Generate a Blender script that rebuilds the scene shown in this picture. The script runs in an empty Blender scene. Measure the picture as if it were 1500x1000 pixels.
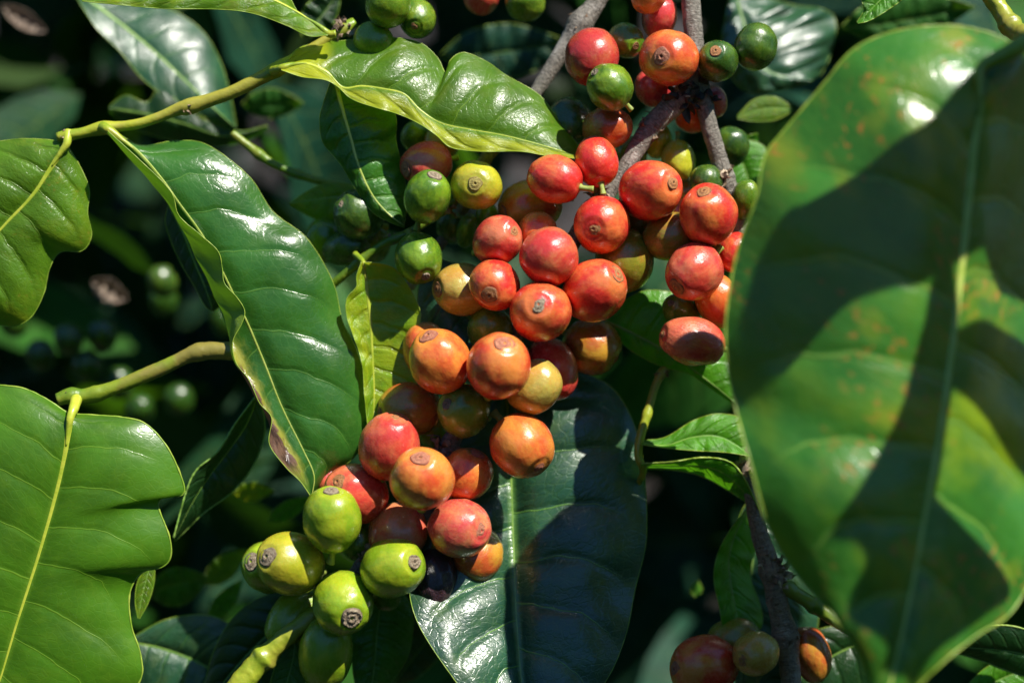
import bpy, math, random
import numpy as np
from mathutils import Vector, Matrix

random.seed(7); rng = np.random.default_rng(7)
sc = bpy.context.scene
col = sc.collection
MM = 0.00018                      # metres per unit at the plane of focus
DIST = 0.45                       # camera to plane of focus
PITCH = math.radians(20)
T0 = np.array([0, 0, 1.2])
R_ = np.array([1.0, 0, 0]); F_ = np.array([0, math.cos(PITCH), -math.sin(PITCH)]); U_ = np.array([0, math.sin(PITCH), math.cos(PITCH)])
S_ = 0.44 * R_ + 0.77 * U_ - 0.47 * F_
S_ /= np.linalg.norm(S_)

def W(x, y, z=0.0):
    """plant coordinates (units of 0.18 mm, z towards the lens) -> world metres"""
    D = DIST - z * MM; k = D / DIST
    return T0 + R_ * ((x - 750) * MM * k) + U_ * ((500 - y) * MM * k) - F_ * (z * MM)
def Warr(a):
    a = np.asarray(a, float); D = DIST - a[..., 2] * MM; k = D / DIST
    return T0 + R_ * ((a[..., 0:1] - 750) * MM * k[..., None]) + U_ * ((500 - a[..., 1:2]) * MM * k[..., None]) - F_ * (a[..., 2:3] * MM)

# ------------------------------------------------------------------ helpers
def tag(o, label=None, cat=None, group=None, kind=None):
    if label: o['label'] = label
    if cat: o['category'] = cat
    if group: o['group'] = group
    if kind: o['kind'] = kind
    return o
def mesh_obj(name, verts, faces, mats, parent=None, origin=None, uv=None, smooth=True, midx=None):
    me = bpy.data.meshes.new(name)
    verts = np.asarray(verts, float)
    if origin is not None: verts = verts - np.asarray(origin)
    me.from_pydata(verts.tolist(), [], [tuple(f) for f in faces])
    if not isinstance(mats, (list, tuple)): mats = [mats]
    for m in mats: me.materials.append(m)
    if smooth: me.polygons.foreach_set('use_smooth', [True] * len(me.polygons))
    if midx is not None: me.polygons.foreach_set('material_index', midx)
    if uv is not None:
        l = me.uv_layers.new(name='UVMap')
        idx = np.zeros(len(me.loops), dtype=np.int32); me.loops.foreach_get('vertex_index', idx)
        l.data.foreach_set('uv', np.asarray(uv, float)[idx].ravel())
    me.update()
    o = bpy.data.objects.new(name, me); col.objects.link(o)
    if parent is not None: o.parent = parent
    elif origin is not None: o.location = origin
    return o
def empty(name, loc):
    o = bpy.data.objects.new(name, None); col.objects.link(o); o.location = loc; o.empty_display_size = 0.005
    return o
def crom(pts, n):
    """Catmull-Rom through pts, n samples at even arc length"""
    p = np.asarray(pts, float)
    if len(p) == 2: p = np.array([p[0], (p[0] + p[1]) / 2, p[1]])
    e = np.vstack([2 * p[0] - p[1], p, 2 * p[-1] - p[-2]])
    out = []
    for i in range(1, len(e) - 2):
        for s in np.linspace(0, 1, 24, endpoint=False):
            a, b, c, d = e[i - 1], e[i], e[i + 1], e[i + 2]
            out.append(.5 * ((2 * b) + (c - a) * s + (2 * a - 5 * b + 4 * c - d) * s * s + (3 * b - a - 3 * c + d) * s ** 3))
    out.append(p[-1]); out = np.array(out)
    L = np.concatenate([[0], np.cumsum(np.linalg.norm(np.diff(out, axis=0), axis=1))])
    t = np.linspace(0, L[-1], n)
    return np.stack([np.interp(t, L, out[:, k]) for k in range(out.shape[1])], 1)
def wob(x, seed):
    r = np.random.default_rng(seed); s = 0
    for k in range(5): s = s + np.sin(x * (1.3 ** k * 2 + r.random()) + r.random() * 6.28) * 0.8 ** k
    return s / 3
def noise3(p, seed, f=1.0):
    r = np.random.default_rng(seed); s = np.zeros(len(p))
    for k in range(9):
        d = r.normal(size=3); s += np.sin(p @ d * f * (1 + .25 * k) + r.random() * 6.28) * 0.88 ** k
    return s / 4
def tube(pts, rad, seg=16, caps=True, flat=None, jig=0, seed=0, ell=1.0):
    """pts Nx3 world, rad N -> verts, faces"""
    pts = np.asarray(pts, float); n = len(pts); rad = np.broadcast_to(rad, (n,)) if np.ndim(rad) == 0 else np.asarray(rad)
    tg = np.gradient(pts, axis=0); tg /= np.linalg.norm(tg, axis=1)[:, None] + 1e-12
    ref = -F_ if flat is None else flat
    vs = []
    for i in range(n):
        rf = ref if ref.ndim == 1 else ref[i]
        b = np.cross(tg[i], rf); b /= np.linalg.norm(b) + 1e-9
        nn = np.cross(b, tg[i])
        for k in range(seg):
            a = 2 * math.pi * k / seg
            vs.append((math.cos(a) * b, math.sin(a) * nn * ell))
    vs = np.array(vs); d = vs[:, 0] + vs[:, 1]
    rr = np.repeat(rad, seg)
    if jig:
        base = np.repeat(pts, seg, 0)
        rr = rr * (1 + jig * noise3((base + d * rr[:, None]) / MM, seed, .12) + jig * .6 * noise3((base + d * rr[:, None]) / MM, seed + 1, .35))
    V = np.repeat(pts, seg, 0) + d * rr[:, None]
    fc = []
    for i in range(n - 1):
        for k in range(seg):
            a = i * seg + k; b = i * seg + (k + 1) % seg
            fc.append((a, b, b + seg, a + seg))
    if caps:
        V = np.vstack([V, pts[0], pts[-1]]); c0 = n * seg; c1 = c0 + 1
        for k in range(seg):
            fc.append((c0, (k + 1) % seg, k)); fc.append((c1, (n - 1) * seg + k, (n - 1) * seg + (k + 1) % seg))
    return V, fc

# ------------------------------------------------------------------ materials
class NT:
    def __init__(s, name):
        s.m = bpy.data.materials.new(name); s.m.use_nodes = True; s.t = s.m.node_tree; s.t.nodes.clear()
        s.out = s.t.nodes.new('ShaderNodeOutputMaterial')
    def n(s, typ, ins=None, **kw):
        nd = s.t.nodes.new('ShaderNode' + typ)
        for k, v in kw.items(): setattr(nd, k, v)
        for k, v in (ins or {}).items(): s.set(nd.inputs[k], v)
        return nd
    def set(s, sock, v):
        if isinstance(v, bpy.types.NodeSocket): s.t.links.new(v, sock)
        else:
            if sock.type == 'RGBA' and len(v) == 3: v = (*v, 1)
            sock.default_value = v
    def math(s, op, a, b=0.0, c=None, clamp=False):
        nd = s.n('Math', {0: a, 1: b}, operation=op, use_clamp=clamp)
        if c is not None: s.set(nd.inputs[2], c)
        return nd.outputs[0]
    def mix(s, f, a, b, mode='MIX'):
        nd = s.n('Mix', data_type='RGBA', blend_type=mode)
        s.set(nd.inputs[0], f); s.set(nd.inputs[6], a); s.set(nd.inputs[7], b)
        return nd.outputs[2]
    def ss(s, v, lo, hi, a=0.0, b=1.0):
        nd = s.n('MapRange', {0: v, 1: lo, 2: hi, 3: a, 4: b}, interpolation_type='SMOOTHSTEP'); return nd.outputs[0]
    def noise(s, vec, scale, detail=2.0, rough=.5, dist=0.0):
        return s.n('TexNoise', {'Vector': vec, 'Scale': scale, 'Detail': detail, 'Roughness': rough, 'Distortion': dist}).outputs[0]
    def vor(s, vec, scale, feature='F1', rnd=1.0):
        return s.n('TexVoronoi', {'Vector': vec, 'Scale': scale, 'Randomness': rnd}, feature=feature).outputs['Distance']

def leaf_mat(name, front=(.035, .11, .012), back=(.13, .22, .035), trans=(.32, .55, .02), tf=.33, rough=.3, N=9.0, vein=(.26, .36, .06),
             vs=.55, spots=0.0, yellow=0.0, ycol=(.42, .40, .02), brown=0, seed=0.0, asp=2.2, bump=1.0, blotch=0.0, dark_lum=1.0, vw=.035, wr=1.0, ybase=0.0, spec=.5, coat=.22, yside=0):
    k = NT(name)
    uvn = k.n('TexCoord').outputs['UV']
    sep = k.n('SeparateXYZ', {0: uvn}); U = k.math('MULTIPLY_ADD', sep.outputs[0], 2.0, -1.0); V = sep.outputs[1]
    iso = k.n('Mapping', {'Vector': uvn, 'Scale': (1.0, asp, 1), 'Location': (seed * 3.1, seed * 1.7, 0)}).outputs[0]
    au = k.math('ABSOLUTE', U)
    cub = k.math('MULTIPLY', k.math('MULTIPLY', au, au), au)
    sgn = k.math('SIGN', U)
    wv = k.math('SUBTRACT', V, k.math('MULTIPLY_ADD', au, .07, k.math('MULTIPLY', cub, .07)))
    wv = k.math('MULTIPLY_ADD', sgn, .022, wv)
    wn = k.noise(iso, 5.0, 2)
    ph = k.math('MULTIPLY_ADD', k.math('SUBTRACT', wn, .5), .35, k.math('MULTIPLY', wv, N))
    dst = k.math('PINGPONG', ph, .5)
    wid = k.math('MULTIPLY_ADD', au, -vw * .6, vw * .8)
    line = k.math('SUBTRACT', 1.0, k.ss(dst, 0.0, wid))
    fade = k.ss(au, .98, .6)
    line = k.math('MULTIPLY', line, fade)
    groove = k.math('SUBTRACT', 1.0, k.ss(dst, 0.0, .16)); groove = k.math('MULTIPLY', groove, fade)
    ret = k.vor(k.n('Mapping', {'Vector': iso, 'Scale': (1, 1, 1), 'Rotation': (0, 0, .5)}).outputs[0], 26.0, 'DISTANCE_TO_EDGE')
    ret = k.math('SUBTRACT', 1.0, k.ss(ret, 0.0, .10))
    n1 = k.noise(iso, 3.0, 3); n2 = k.noise(iso, 11.0, 4, .6); n3 = k.noise(iso, 90.0, 3, .6)
    base = k.mix(k.ss(n1, .3, .7), tuple(c * .78 for c in front), tuple(min(1, c * 1.25) for c in front))
    base = k.mix(k.math('MULTIPLY', k.ss(n2, .45, .75), .35), base, (front[0] * 1.7 + .01, front[1] * 1.35, front[2]))
    if yellow:
        yn = k.ss(k.math('ADD', k.noise(iso, 2.3, 3, .6), yellow * .35), .62, .95)
        base = k.mix(yn, base, ycol)
    base = k.mix(k.math('MULTIPLY', ret, .10 * vs), base, vein)
    base = k.mix(k.math('MULTIPLY', line, vs), base, vein)
    midl = k.ss(au, .05, .0)
    base = k.mix(k.math('MULTIPLY', midl, .55 * vs), base, vein)
    tcol = k.mix(k.math('MULTIPLY', line, .5), trans, (min(1, trans[0] * 1.5), min(1, trans[1] * 1.3), trans[2]))
    tcol = k.mix(k.math('MULTIPLY', k.ss(n1, .65, .3), .45), tcol, (trans[0] * .45, trans[1] * .65, trans[2] * .6))
    if yellow: tcol = k.mix(yn, tcol, (.75, .65, .02))
    if yside:
        ys = k.math('MULTIPLY', k.ss(k.math('MULTIPLY_ADD', k.math('SUBTRACT', n2, .5), .5, k.math('MULTIPLY', U, yside)), .05, .5), .75)
        base = k.mix(ys, base, ycol); tcol = k.mix(ys, tcol, (.70, .68, .02))
    if ybase:
        yb = k.math('MULTIPLY', k.ss(k.math('MULTIPLY_ADD', n1, .06, V), ybase + .03, ybase - .03), .8)
        base = k.mix(yb, base, ycol); tcol = k.mix(yb, tcol, (.70, .60, .02))
    if blotch:
        bl = k.math('MULTIPLY', k.ss(k.noise(iso, 4.2, 3, .6), .5, .68), blotch)
        base = k.mix(bl, base, (.20, .24, .03)); tcol = k.mix(bl, tcol, (.6, .55, .03))
    if spots:
        zone = k.ss(k.noise(iso, 3.2, 2), .50, .62)
        sp = k.math('MULTIPLY', k.ss(k.noise(iso, 30.0, 3, .6), .56, .64), zone)
        tiny = k.ss(k.vor(iso, 17.0), .17, .05)
        tiny = k.math('MULTIPLY', tiny, k.ss(k.noise(iso, 4.0, 1), .5, .6))
        sp = k.math('MAXIMUM', sp, tiny)
        hal = k.math('MULTIPLY', k.ss(k.noise(iso, 6.0, 2), .48, .66), zone)
        base = k.mix(k.math('MULTIPLY', hal, .55 * spots), base, (.32, .34, .02)); tcol = k.mix(k.math('MULTIPLY', hal, .5 * spots), tcol, (.6, .5, .02))
        base = k.mix(k.math('MULTIPLY', sp, .8 * spots), base, (.48, .20, .04)); tcol = k.mix(k.math('MULTIPLY', sp, .7 * spots), tcol, (.5, .2, .03))
    if brown:
        e = k.math('ADD', k.math('MULTIPLY', U, brown), k.math('MULTIPLY', k.math('SUBTRACT', n2, .5), .5))
        bz = k.math('MULTIPLY', k.ss(e, .40, .48), k.math('MULTIPLY', k.ss(V, .63, .66), k.ss(V, .97, .90)))
        bz2 = k.math('MULTIPLY', k.ss(e, .15, .42), k.math('MULTIPLY', k.ss(V, .54, .62), k.ss(V, 1.0, .9)))
        base = k.mix(bz2, base, (.30, .30, .04))
        bcol = k.mix(k.ss(n2, .35, .65), (.035, .02, .018), (.16, .09, .06))
        base = k.mix(bz, base, bcol); tcol = k.mix(bz, tcol, (.06, .03, .02))
    # pale dust specks
    sp2 = k.ss(k.vor(iso, 60.0), .085, .03); sp2 = k.math('MULTIPLY', sp2, k.ss(k.noise(iso, 12.0, 1), .52, .6))
    base = k.mix(k.math('MULTIPLY', sp2, .5), base, (.45, .5, .4))
    geo = k.n('NewGeometry')
    bk = k.mix(k.math('MULTIPLY', line, .6), back, (min(1, back[0] * 1.8), min(1, back[1] * 1.5), back[2] * 1.3))
    if brown: bk = k.mix(bz, bk, (.10, .055, .04))
    colr = k.mix(geo.outputs['Backfacing'], base, bk)
    h = k.math('MULTIPLY_ADD', groove, -.45, k.math('MULTIPLY', n2, .55))
    h = k.math('MULTIPLY_ADD', ret, -.055 * wr, h); h = k.math('MULTIPLY_ADD', n3, .05 * wr, h); h = k.math('MULTIPLY_ADD', line, .22, h)
    h = k.math('MULTIPLY_ADD', k.noise(k.n('Mapping', {'Vector': iso, 'Scale': (1, 2.4, 1), 'Rotation': (0, 0, .3)}).outputs[0], 20.0, 3, .55), .15 * wr, h)
    bp = k.n('Bump', {'Height': h, 'Strength': .55 * bump, 'Distance': .0009})
    rg = k.math('MULTIPLY_ADD', k.math('SUBTRACT', n2, .5), .22, rough)
    rg = k.math('MULTIPLY_ADD', geo.outputs['Backfacing'], .2, rg)
    p = k.n('BsdfPrincipled', {'Base Color': colr, 'Roughness': rg, 'IOR': 1.45, 'Normal': bp.outputs[0], 'Specular IOR Level': spec, 'Coat Weight': coat, 'Coat Roughness': .16, 'Coat Normal': bp.outputs[0]})
    tr = k.n('BsdfTranslucent', {'Color': tcol, 'Normal': bp.outputs[0]})
    mx = k.n('MixShader', {0: tf}); k.set(mx.inputs[1], p.outputs[0]); k.set(mx.inputs[2], tr.outputs[0])
    k.set(k.out.inputs[0], mx.outputs[0])
    return k.m

def simple_mat(name, c1, c2, rough=.5, scale=300, bump=.3, dist=.0004, sss=0, stretch=(1, 1, 1), det=4, spec=.5, c3=None):
    k = NT(name)
    co = k.n('Mapping', {'Vector': k.n('TexCoord').outputs['Object'], 'Scale': stretch}).outputs[0]
    n = k.noise(co, scale, det, .6); n2 = k.noise(co, scale * 3.7, 3, .6)
    c = k.mix(k.ss(n, .35, .65), c1, c2)
    if c3: c = k.mix(k.ss(k.noise(co, scale * .45, 3, .6), .52, .64), c, c3)
    h = k.math('MULTIPLY_ADD', n2, .4, n)
    bp = k.n('Bump', {'Height': h, 'Strength': bump, 'Distance': dist})
    ins = {'Base Color': c, 'Roughness': k.math('MULTIPLY_ADD', n2, .25, rough - .12), 'Normal': bp.outputs[0], 'Specular IOR Level': spec}
    if sss: ins['Subsurface Weight'] = sss; ins['Subsurface Radius'] = (.6, 1, .2); ins['Subsurface Scale'] = .001
    k.set(k.out.inputs[0], k.n('BsdfPrincipled', ins).outputs[0]); return k.m

def bark_mat(name, c1, c2, c3):
    k = NT(name); co = k.n('TexCoord').outputs['Object']; uv = k.n('TexCoord').outputs['UV']
    st = k.n('Mapping', {'Vector': uv, 'Scale': (10, 40, 1)}).outputs[0]
    n = k.noise(st, 1.6, 5, .65, .6); n2 = k.noise(co, 420, 5, .65); n3 = k.noise(co, 120, 3)
    ring = k.n('TexWave', {'Vector': k.n('Mapping', {'Vector': uv, 'Scale': (1.2, 60, 1)}).outputs[0], 'Scale': .35, 'Distortion': 7.0, 'Detail': 3.0, 'Detail Scale': 1.4}, bands_direction='Y').outputs[1]
    crack = k.math('MULTIPLY', k.ss(ring, .10, .02), k.ss(k.noise(co, 260, 3), .45, .6)); crack = k.math('MAXIMUM', crack, k.math('MULTIPLY', k.ss(k.noise(k.n('Mapping', {'Vector': uv, 'Scale': (14, 3.5, 1)}).outputs[0], 1.5, 4, .6, .8), .40, .33), .8))
    c = k.mix(k.ss(n, .35, .65), c1, c2); c = k.mix(k.ss(n3, .52, .66), c, c3); c = k.mix(k.math('MULTIPLY', crack, .45), c, (.02, .016, .012))
    c = k.mix(k.math('MULTIPLY', k.ss(n2, .55, .7), .4), c, (.42, .40, .36))
    h = k.math('MULTIPLY_ADD', crack, -.4, k.math('MULTIPLY_ADD', n2, .6, n))
    bp = k.n('Bump', {'Height': h, 'Strength': .9, 'Distance': .0007})
    k.set(k.out.inputs[0], k.n('BsdfPrincipled', {'Base Color': c, 'Roughness': .62, 'Normal': bp.outputs[0]}).outputs[0]); return k.m

def cherry_mat(name, a, b, bias=0.0, axial=.25, patch=1.0, seed=0.0, rough=.24, scar=None, wrinkle=0.0, tipc=None, streak=.35):
    """a = main skin colour, b = second colour that shows towards the disc end and in clouds"""
    k = NT(name)
    co = k.n('TexCoord').outputs['Object']
    mp = k.n('Mapping', {'Vector': co, 'Location': (seed, seed * 2.3, -seed)}).outputs[0]
    z = k.n('SeparateXYZ', {0: co}).outputs[2]
    st = k.n('Mapping', {'Vector': co, 'Scale': (5, 5, .9), 'Location': (seed, 0, seed)}).outputs[0]
    n = k.noise(mp, 1.15, 3, .55, .3); ns = k.noise(st, 1.6, 4, .65, .4); nf = k.noise(mp, 9.0, 4, .65)
    f = k.math('MULTIPLY_ADD', z, axial, k.math('MULTIPLY_ADD', k.math('SUBTRACT', n, .5), 2.9 * patch, k.math('MULTIPLY', k.math('SUBTRACT', ns, .5), streak * 2.4)))
    f = k.ss(k.math('ADD', f, .5 + bias), .0, 1.0)
    c = k.mix(f, a, b)
    c = k.mix(k.math('MULTIPLY', k.ss(nf, .5, .8), .16), c, tuple(min(1, x * 1.35 + .02) for x in b))
    c = k.mix(k.math('MULTIPLY', k.ss(nf, .45, .2), .2), c, tuple(x * .55 for x in a))
    if tipc: c = k.mix(k.math('MULTIPLY', k.ss(z, .55, .98), .7), c, tipc)
    # pale lenticels
    v = k.ss(k.vor(mp, 11.0), .13, .05); v = k.math('MULTIPLY', v, k.ss(nf, .5, .6))
    c = k.mix(k.math('MULTIPLY', v, .28), c, (.85, .62, .35))
    rg = k.math('MULTIPLY_ADD', nf, .22, rough - .08)
    if scar:
        sv = k.n('VectorMath', {0: co, 1: scar}, operation='DOT_PRODUCT').outputs['Value']
        s2 = k.ss(k.math('MULTIPLY_ADD', k.math('SUBTRACT', k.noise(mp, 2.5, 5, .7), .5), .5, sv), .80, .86)
        c = k.mix(k.math('MULTIPLY', s2, .85), c, k.mix(k.ss(k.noise(mp, 22, 4, .7), .4, .6), (.28, .12, .06), (.50, .30, .18)))
        rg = k.math('MULTIPLY_ADD', s2, .35, rg)
    dust = k.ss(k.vor(mp, 30.0), .08, .03); dust = k.math('MULTIPLY', dust, k.ss(k.noise(mp, 4, 1), .52, .6))
    c = k.mix(k.math('MULTIPLY', dust, .4), c, (.85, .75, .6))
    h = k.math('MULTIPLY_ADD', k.noise(mp, 4.0, 3), .55, k.math('MULTIPLY', k.noise(mp, 28.0, 3), .16))
    if wrinkle: h = k.math('MULTIPLY_ADD', k.noise(k.n('Mapping', {'Vector': co, 'Scale': (4, 4, 1)}).outputs[0], 2.5, 4, .6, 1.0), 2.6 * wrinkle, h)
    bp = k.n('Bump', {'Height': h, 'Strength': .35, 'Distance': .0012})
    p = k.n('BsdfPrincipled', {'Base Color': c, 'Roughness': rg, 'Normal': bp.outputs[0], 'IOR': 1.45,
        'Subsurface Weight': .30, 'Subsurface Radius': (1.0, .35, .12), 'Subsurface Scale': .0016, 'Coat Weight': .6, 'Coat Roughness': .2})
    k.set(k.out.inputs[0], p.outputs[0]); return k.m

def disc_mat(name, c1, c2, rim):
    k = NT(name); co = k.n('TexCoord').outputs['Object']
    s = k.n('SeparateXYZ', {0: co}); r = k.math('SQRT', k.math('ADD', k.math('MULTIPLY', s.outputs[0], s.outputs[0]), k.math('MULTIPLY', s.outputs[1], s.outputs[1])))
    n = k.noise(co, 14.0, 5, .7)
    rr = k.math('MULTIPLY_ADD', k.math('SUBTRACT', n, .5), .10, r)
    c = k.mix(k.ss(n, .35, .65), c1, c2)
    c = k.mix(k.math('MULTIPLY', k.ss(rr, .27, .32), .7), c, rim)
    c = k.mix(k.math('MULTIPLY', k.math('MULTIPLY', k.ss(rr, .13, .16), k.ss(rr, .22, .19)), .35), c, rim)
    c = k.mix(k.ss(rr, .05, .02), c, (.03, .015, .01))
    bp = k.n('Bump', {'Height': n, 'Strength': .7, 'Distance': .0006})
    k.set(k.out.inputs[0], k.n('BsdfPrincipled', {'Base Color': c, 'Roughness': .6, 'Normal': bp.outputs[0]}).outputs[0]); return k.m

M_disc = {'tan': disc_mat('disc_tan', (.30, .11, .035), (.46, .22, .07), (.13, .045, .02)),
          'red': disc_mat('disc_red', (.33, .09, .05), (.50, .22, .12), (.22, .06, .035)),
          'grey': disc_mat('disc_grey', (.15, .10, .06), (.40, .33, .22), (.07, .045, .025)),
          'olive': disc_mat('disc_olive', (.28, .20, .04), (.42, .36, .09), (.14, .09, .02))}
M_stalk = simple_mat('stalk_green', (.20, .28, .04), (.34, .40, .08), .45, 200)
M_bark = bark_mat('bark_grey', (.11, .098, .078), (.25, .225, .185), (.38, .35, .30))
M_barkb = bark_mat('bark_brown', (.16, .105, .07), (.27, .20, .14), (.36, .29, .22))
M_green_twig = simple_mat('twig_green', (.17, .27, .014), (.36, .38, .03), .35, 110, .6, .0007, .15, c3=(.30, .28, .04))
M_dgreen_twig = simple_mat('twig_dark_green', (.08, .17, .012), (.20, .26, .02), .35, 110, .6, .0007, .15, c3=(.22, .19, .04))
M_bract = simple_mat('bract_brown', (.09, .055, .035), (.28, .19, .12), .7, 500, .8, c3=(.44, .34, .23))
M_black = simple_mat('bract_black', (.01, .009, .009), (.03, .025, .022), .6, 500, .8)
M_rim = simple_mat('leaf_margin', (.17, .30, .02), (.30, .40, .05), .4, 200)
M_rib = simple_mat('midrib_pale', (.36, .46, .07), (.46, .54, .12), .35, 300, .3, sss=.1)
M_ribg = simple_mat('midrib_green', (.16, .30, .05), (.24, .38, .08), .35, 300, .3, sss=.1)
M_riby = simple_mat('midrib_yellow', (.34, .43, .03), (.46, .50, .05), .35, 300, .3, sss=.1)

# ------------------------------------------------------------------ leaves
GRID = {}
def leafphase(U, V, N):
    au = np.abs(U); return N * (V - .07 * au - .07 * au ** 3 + .022 * np.sign(U))
def leaf(name, label, M, A, B, mat, z=0, zA=0, zB=0, camA=.10, camB=.10, QA=None, QB=None, rib=4.0, ribmat=None, pet=None, petr=7, under=False,
         quilt=2.2, N=9, nt=110, nu=22, seed=0, group=None, cat='leaf', margin=.75, ruf=0.0, rimmat=None, petmat=None):
    """M midrib, A and B the two margins, all base -> tip; points (x, y[, dz]); QA/QB curves through the middle of each half"""
    def c3(pts, dz): return [(*p[:2], z + (p[2] if len(p) > 2 else dz)) for p in pts]
    m = crom(c3(M, 0), nt); a = crom(c3(A, zA), nt); b = crom(c3(B, zB), nt)
    t = np.linspace(0, 1, nt)[:, None]
    env = np.sin(np.pi * np.clip(t, 0, 1)) ** .5
    wa = np.linalg.norm((a - m)[:, :2], axis=1)[:, None]; wb = np.linalg.norm((b - m)[:, :2], axis=1)[:, None]
    if ruf:
        a[:, 2] += (ruf * wob(t[:, 0] * 11, seed + 3) * env[:, 0]); b[:, 2] += (ruf * wob(t[:, 0] * 11 + 4, seed + 9) * env[:, 0])
    def mid(e, Q, w, cam):
        if Q is not None: return crom(c3(Q, 0), nt)
        q = (m + e) / 2; q = q.copy(); q[:, 2] += cam * w[:, 0]; return q
    qa = mid(a, QA, wa, camA); qb = mid(b, QB, wb, camB)
    cols = []
    us = np.concatenate([-np.linspace(1, 0, nu, endpoint=False) , [0], np.linspace(0, 1, nu + 1)[1:]])
    for u in us:
        x = abs(u); e, q = (a, qa) if u < 0 else (b, qb)
        cols.append(m * (1 - x) * (1 - 2 * x) + 4 * q * x * (1 - x) + e * x * (2 * x - 1))
    P = np.stack(cols, 1)                                 # nt x nc x 3
    if margin == 1.8 and z == 400: GRID['big'] = P.reshape(-1, 3)
    nc = len(us)
    Pw = Warr(P)
    du = np.gradient(Pw, axis=1); dt = np.gradient(Pw, axis=0)
    nr = np.cross(du, dt); nr /= np.linalg.norm(nr, axis=2)[..., None] + 1e-12
    flip = (nr.mean((0, 1)) @ (-F_)) < 0
    if flip: nr = -nr
    if under: nr = -nr
    Ug = np.broadcast_to(us[None, :], (nt, nc)); Vg = np.broadcast_to(t, (nt, nc))
    ph = leafphase(Ug, Vg, N); f = np.abs((ph % 1.0) - .5) * 2      # 1 on vein, 0 between
    bul = (1 - f ** 1.6) * np.clip((1 - np.abs(Ug)) * 5, 0, 1) * np.clip(np.abs(Ug) * 5, 0, 1)
    wid = (wa + wb)[:, 0:1] / 2
    amp = quilt * np.clip(wid / 110, 0.1, 1.6)
    gn = noise3(np.stack([Ug.ravel() * 3, Vg.ravel() * 7, np.zeros(nt * nc) + seed], 1), seed + 5, 1.3).reshape(nt, nc)
    disp = (amp * bul + amp * .9 * gn * np.abs(Ug) * env - amp * .9 * np.exp(-(Ug / .10) ** 2)) * MM
    Pw = Pw + nr * disp[..., None]
    V = Pw.reshape(-1, 3); uv = np.stack([(Ug.ravel() + 1) / 2, Vg.ravel()], 1)
    fs = []
    for i in range(nt - 1):
        for j in range(nc - 1):
            q = (i * nc + j, i * nc + j + 1, (i + 1) * nc + j + 1, (i + 1) * nc + j)
            fs.append(q)
    # orientation of faces so that their normal = nr
    a0, a1, a2 = V[fs[len(fs) // 2][0]], V[fs[len(fs) // 2][1]], V[fs[len(fs) // 2][2]]
    fn = np.cross(a1 - a0, a2 - a1)
    if fn @ nr.reshape(-1, 3)[fs[len(fs) // 2][0]] < 0: fs = [f_[::-1] for f_ in fs]
    midx = [0] * len(fs)
    if margin:
        for e in (0, nc - 1):
            pts = Pw[:, e]
            tv, tf_ = tube(pts, margin * MM * (.8 + .3 * wob(np.arange(nt) * .5, seed)), 6)
            off = len(V); V = np.vstack([V, tv]); uv = np.vstack([uv, np.tile([[.0 if e == 0 else 1.0, .5]], (len(tv), 1))])
            fs += [tuple(x + off for x in f_) for f_ in tf_]; midx += [1] * len(tf_)
    base = Pw[0, nu]
    root = empty(name, base); tag(root, label, cat, group)
    mesh_obj('blade', V, fs, [mat, rimmat or M_rim], root, base, uv, midx=midx)
    if rib:
        rp = Pw[:, nu] + nr[:, nu] * (rib * .02 * MM)
        rv, rf = tube(rp, rib * 1.0 * MM * (1 - .85 * t[:, 0] ** .7), 12, flat=nr[:, nu], ell=.3)
        mesh_obj('midrib', rv, rf, ribmat or M_rib, root, base)
    if pet is not None:
        pp = [(*p[:2], z + (p[2] if len(p) > 2 else 0)) for p in pet] + [(*M[0][:2], m[0][2])] + [tuple(m[5]), tuple(m[12])]
        pw = Warr(crom(pp, 26)); rr = np.interp(np.linspace(0, 1, 26), [0, .4, .7, 1], [petr, petr * .8, max(rib * .75, petr * .5), rib * .25]) * MM
        rr = rr * (1 + .04 * wob(np.arange(26) * .4, seed + 2))
        pv, pf = tube(pw, rr, 14)
        mesh_obj('petiole', pv, pf, petmat or M_green_twig, root, base)
    return root
# ------------------------------------------------------------------ the leaves one can tell apart
G_mid = leaf_mat('leaf_fresh_green', (.080, .180, .008), trans=(.30, .58, .012), tf=.30, rough=.34, N=8, spots=.25, yellow=.25, ycol=(.24, .30, .012), seed=1, vein=(.22, .34, .03), vs=.5)
G_low = leaf_mat('leaf_lower_left', (.060, .170, .007), trans=(.25, .55, .012), tf=.28, rough=.38, N=9, seed=2.2, vein=(.20, .36, .025), vs=.7, bump=.5, yellow=.2, ycol=(.13, .25, .010))
G_gloss = leaf_mat('leaf_glossy_folded', (.030, .115, .014), back=(.24, .38, .035), trans=(.22, .48, .012), tf=.22, rough=.27, N=10, seed=3.4, vein=(.12, .26, .04), vs=.8, brown=-1, bump=.65, wr=.9)
G_twist = leaf_mat('leaf_twisted', (.070, .165, .006), back=(.34, .44, .02), trans=(.36, .62, .012), tf=.34, rough=.38, N=9, seed=4.1, vein=(.20, .36, .03), vs=.8, blotch=.25, ybase=.17, ycol=(.42, .46, .012), yside=1)
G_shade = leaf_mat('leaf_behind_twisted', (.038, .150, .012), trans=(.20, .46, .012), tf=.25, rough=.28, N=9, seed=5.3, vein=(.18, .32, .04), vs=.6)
G_yel = leaf_mat('leaf_young_yellow', (.17, .34, .010), back=(.3, .4, .02), trans=(.50, .78, .02), tf=.38, rough=.3, N=8, seed=6.7, vein=(.5, .58, .06), vs=.5, blotch=.3, yellow=.8, ycol=(.42, .52, .015))
G_teal = leaf_mat('leaf_dark_glossy', (.013, .066, .030), back=(.05, .1, .02), trans=(.08, .26, .012), tf=.12, rough=.42, spec=.9, N=8, seed=7.9, vein=(.12, .28, .03), vs=1.0, bump=1.1, wr=1.3, blotch=.12, coat=.55)
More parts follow.
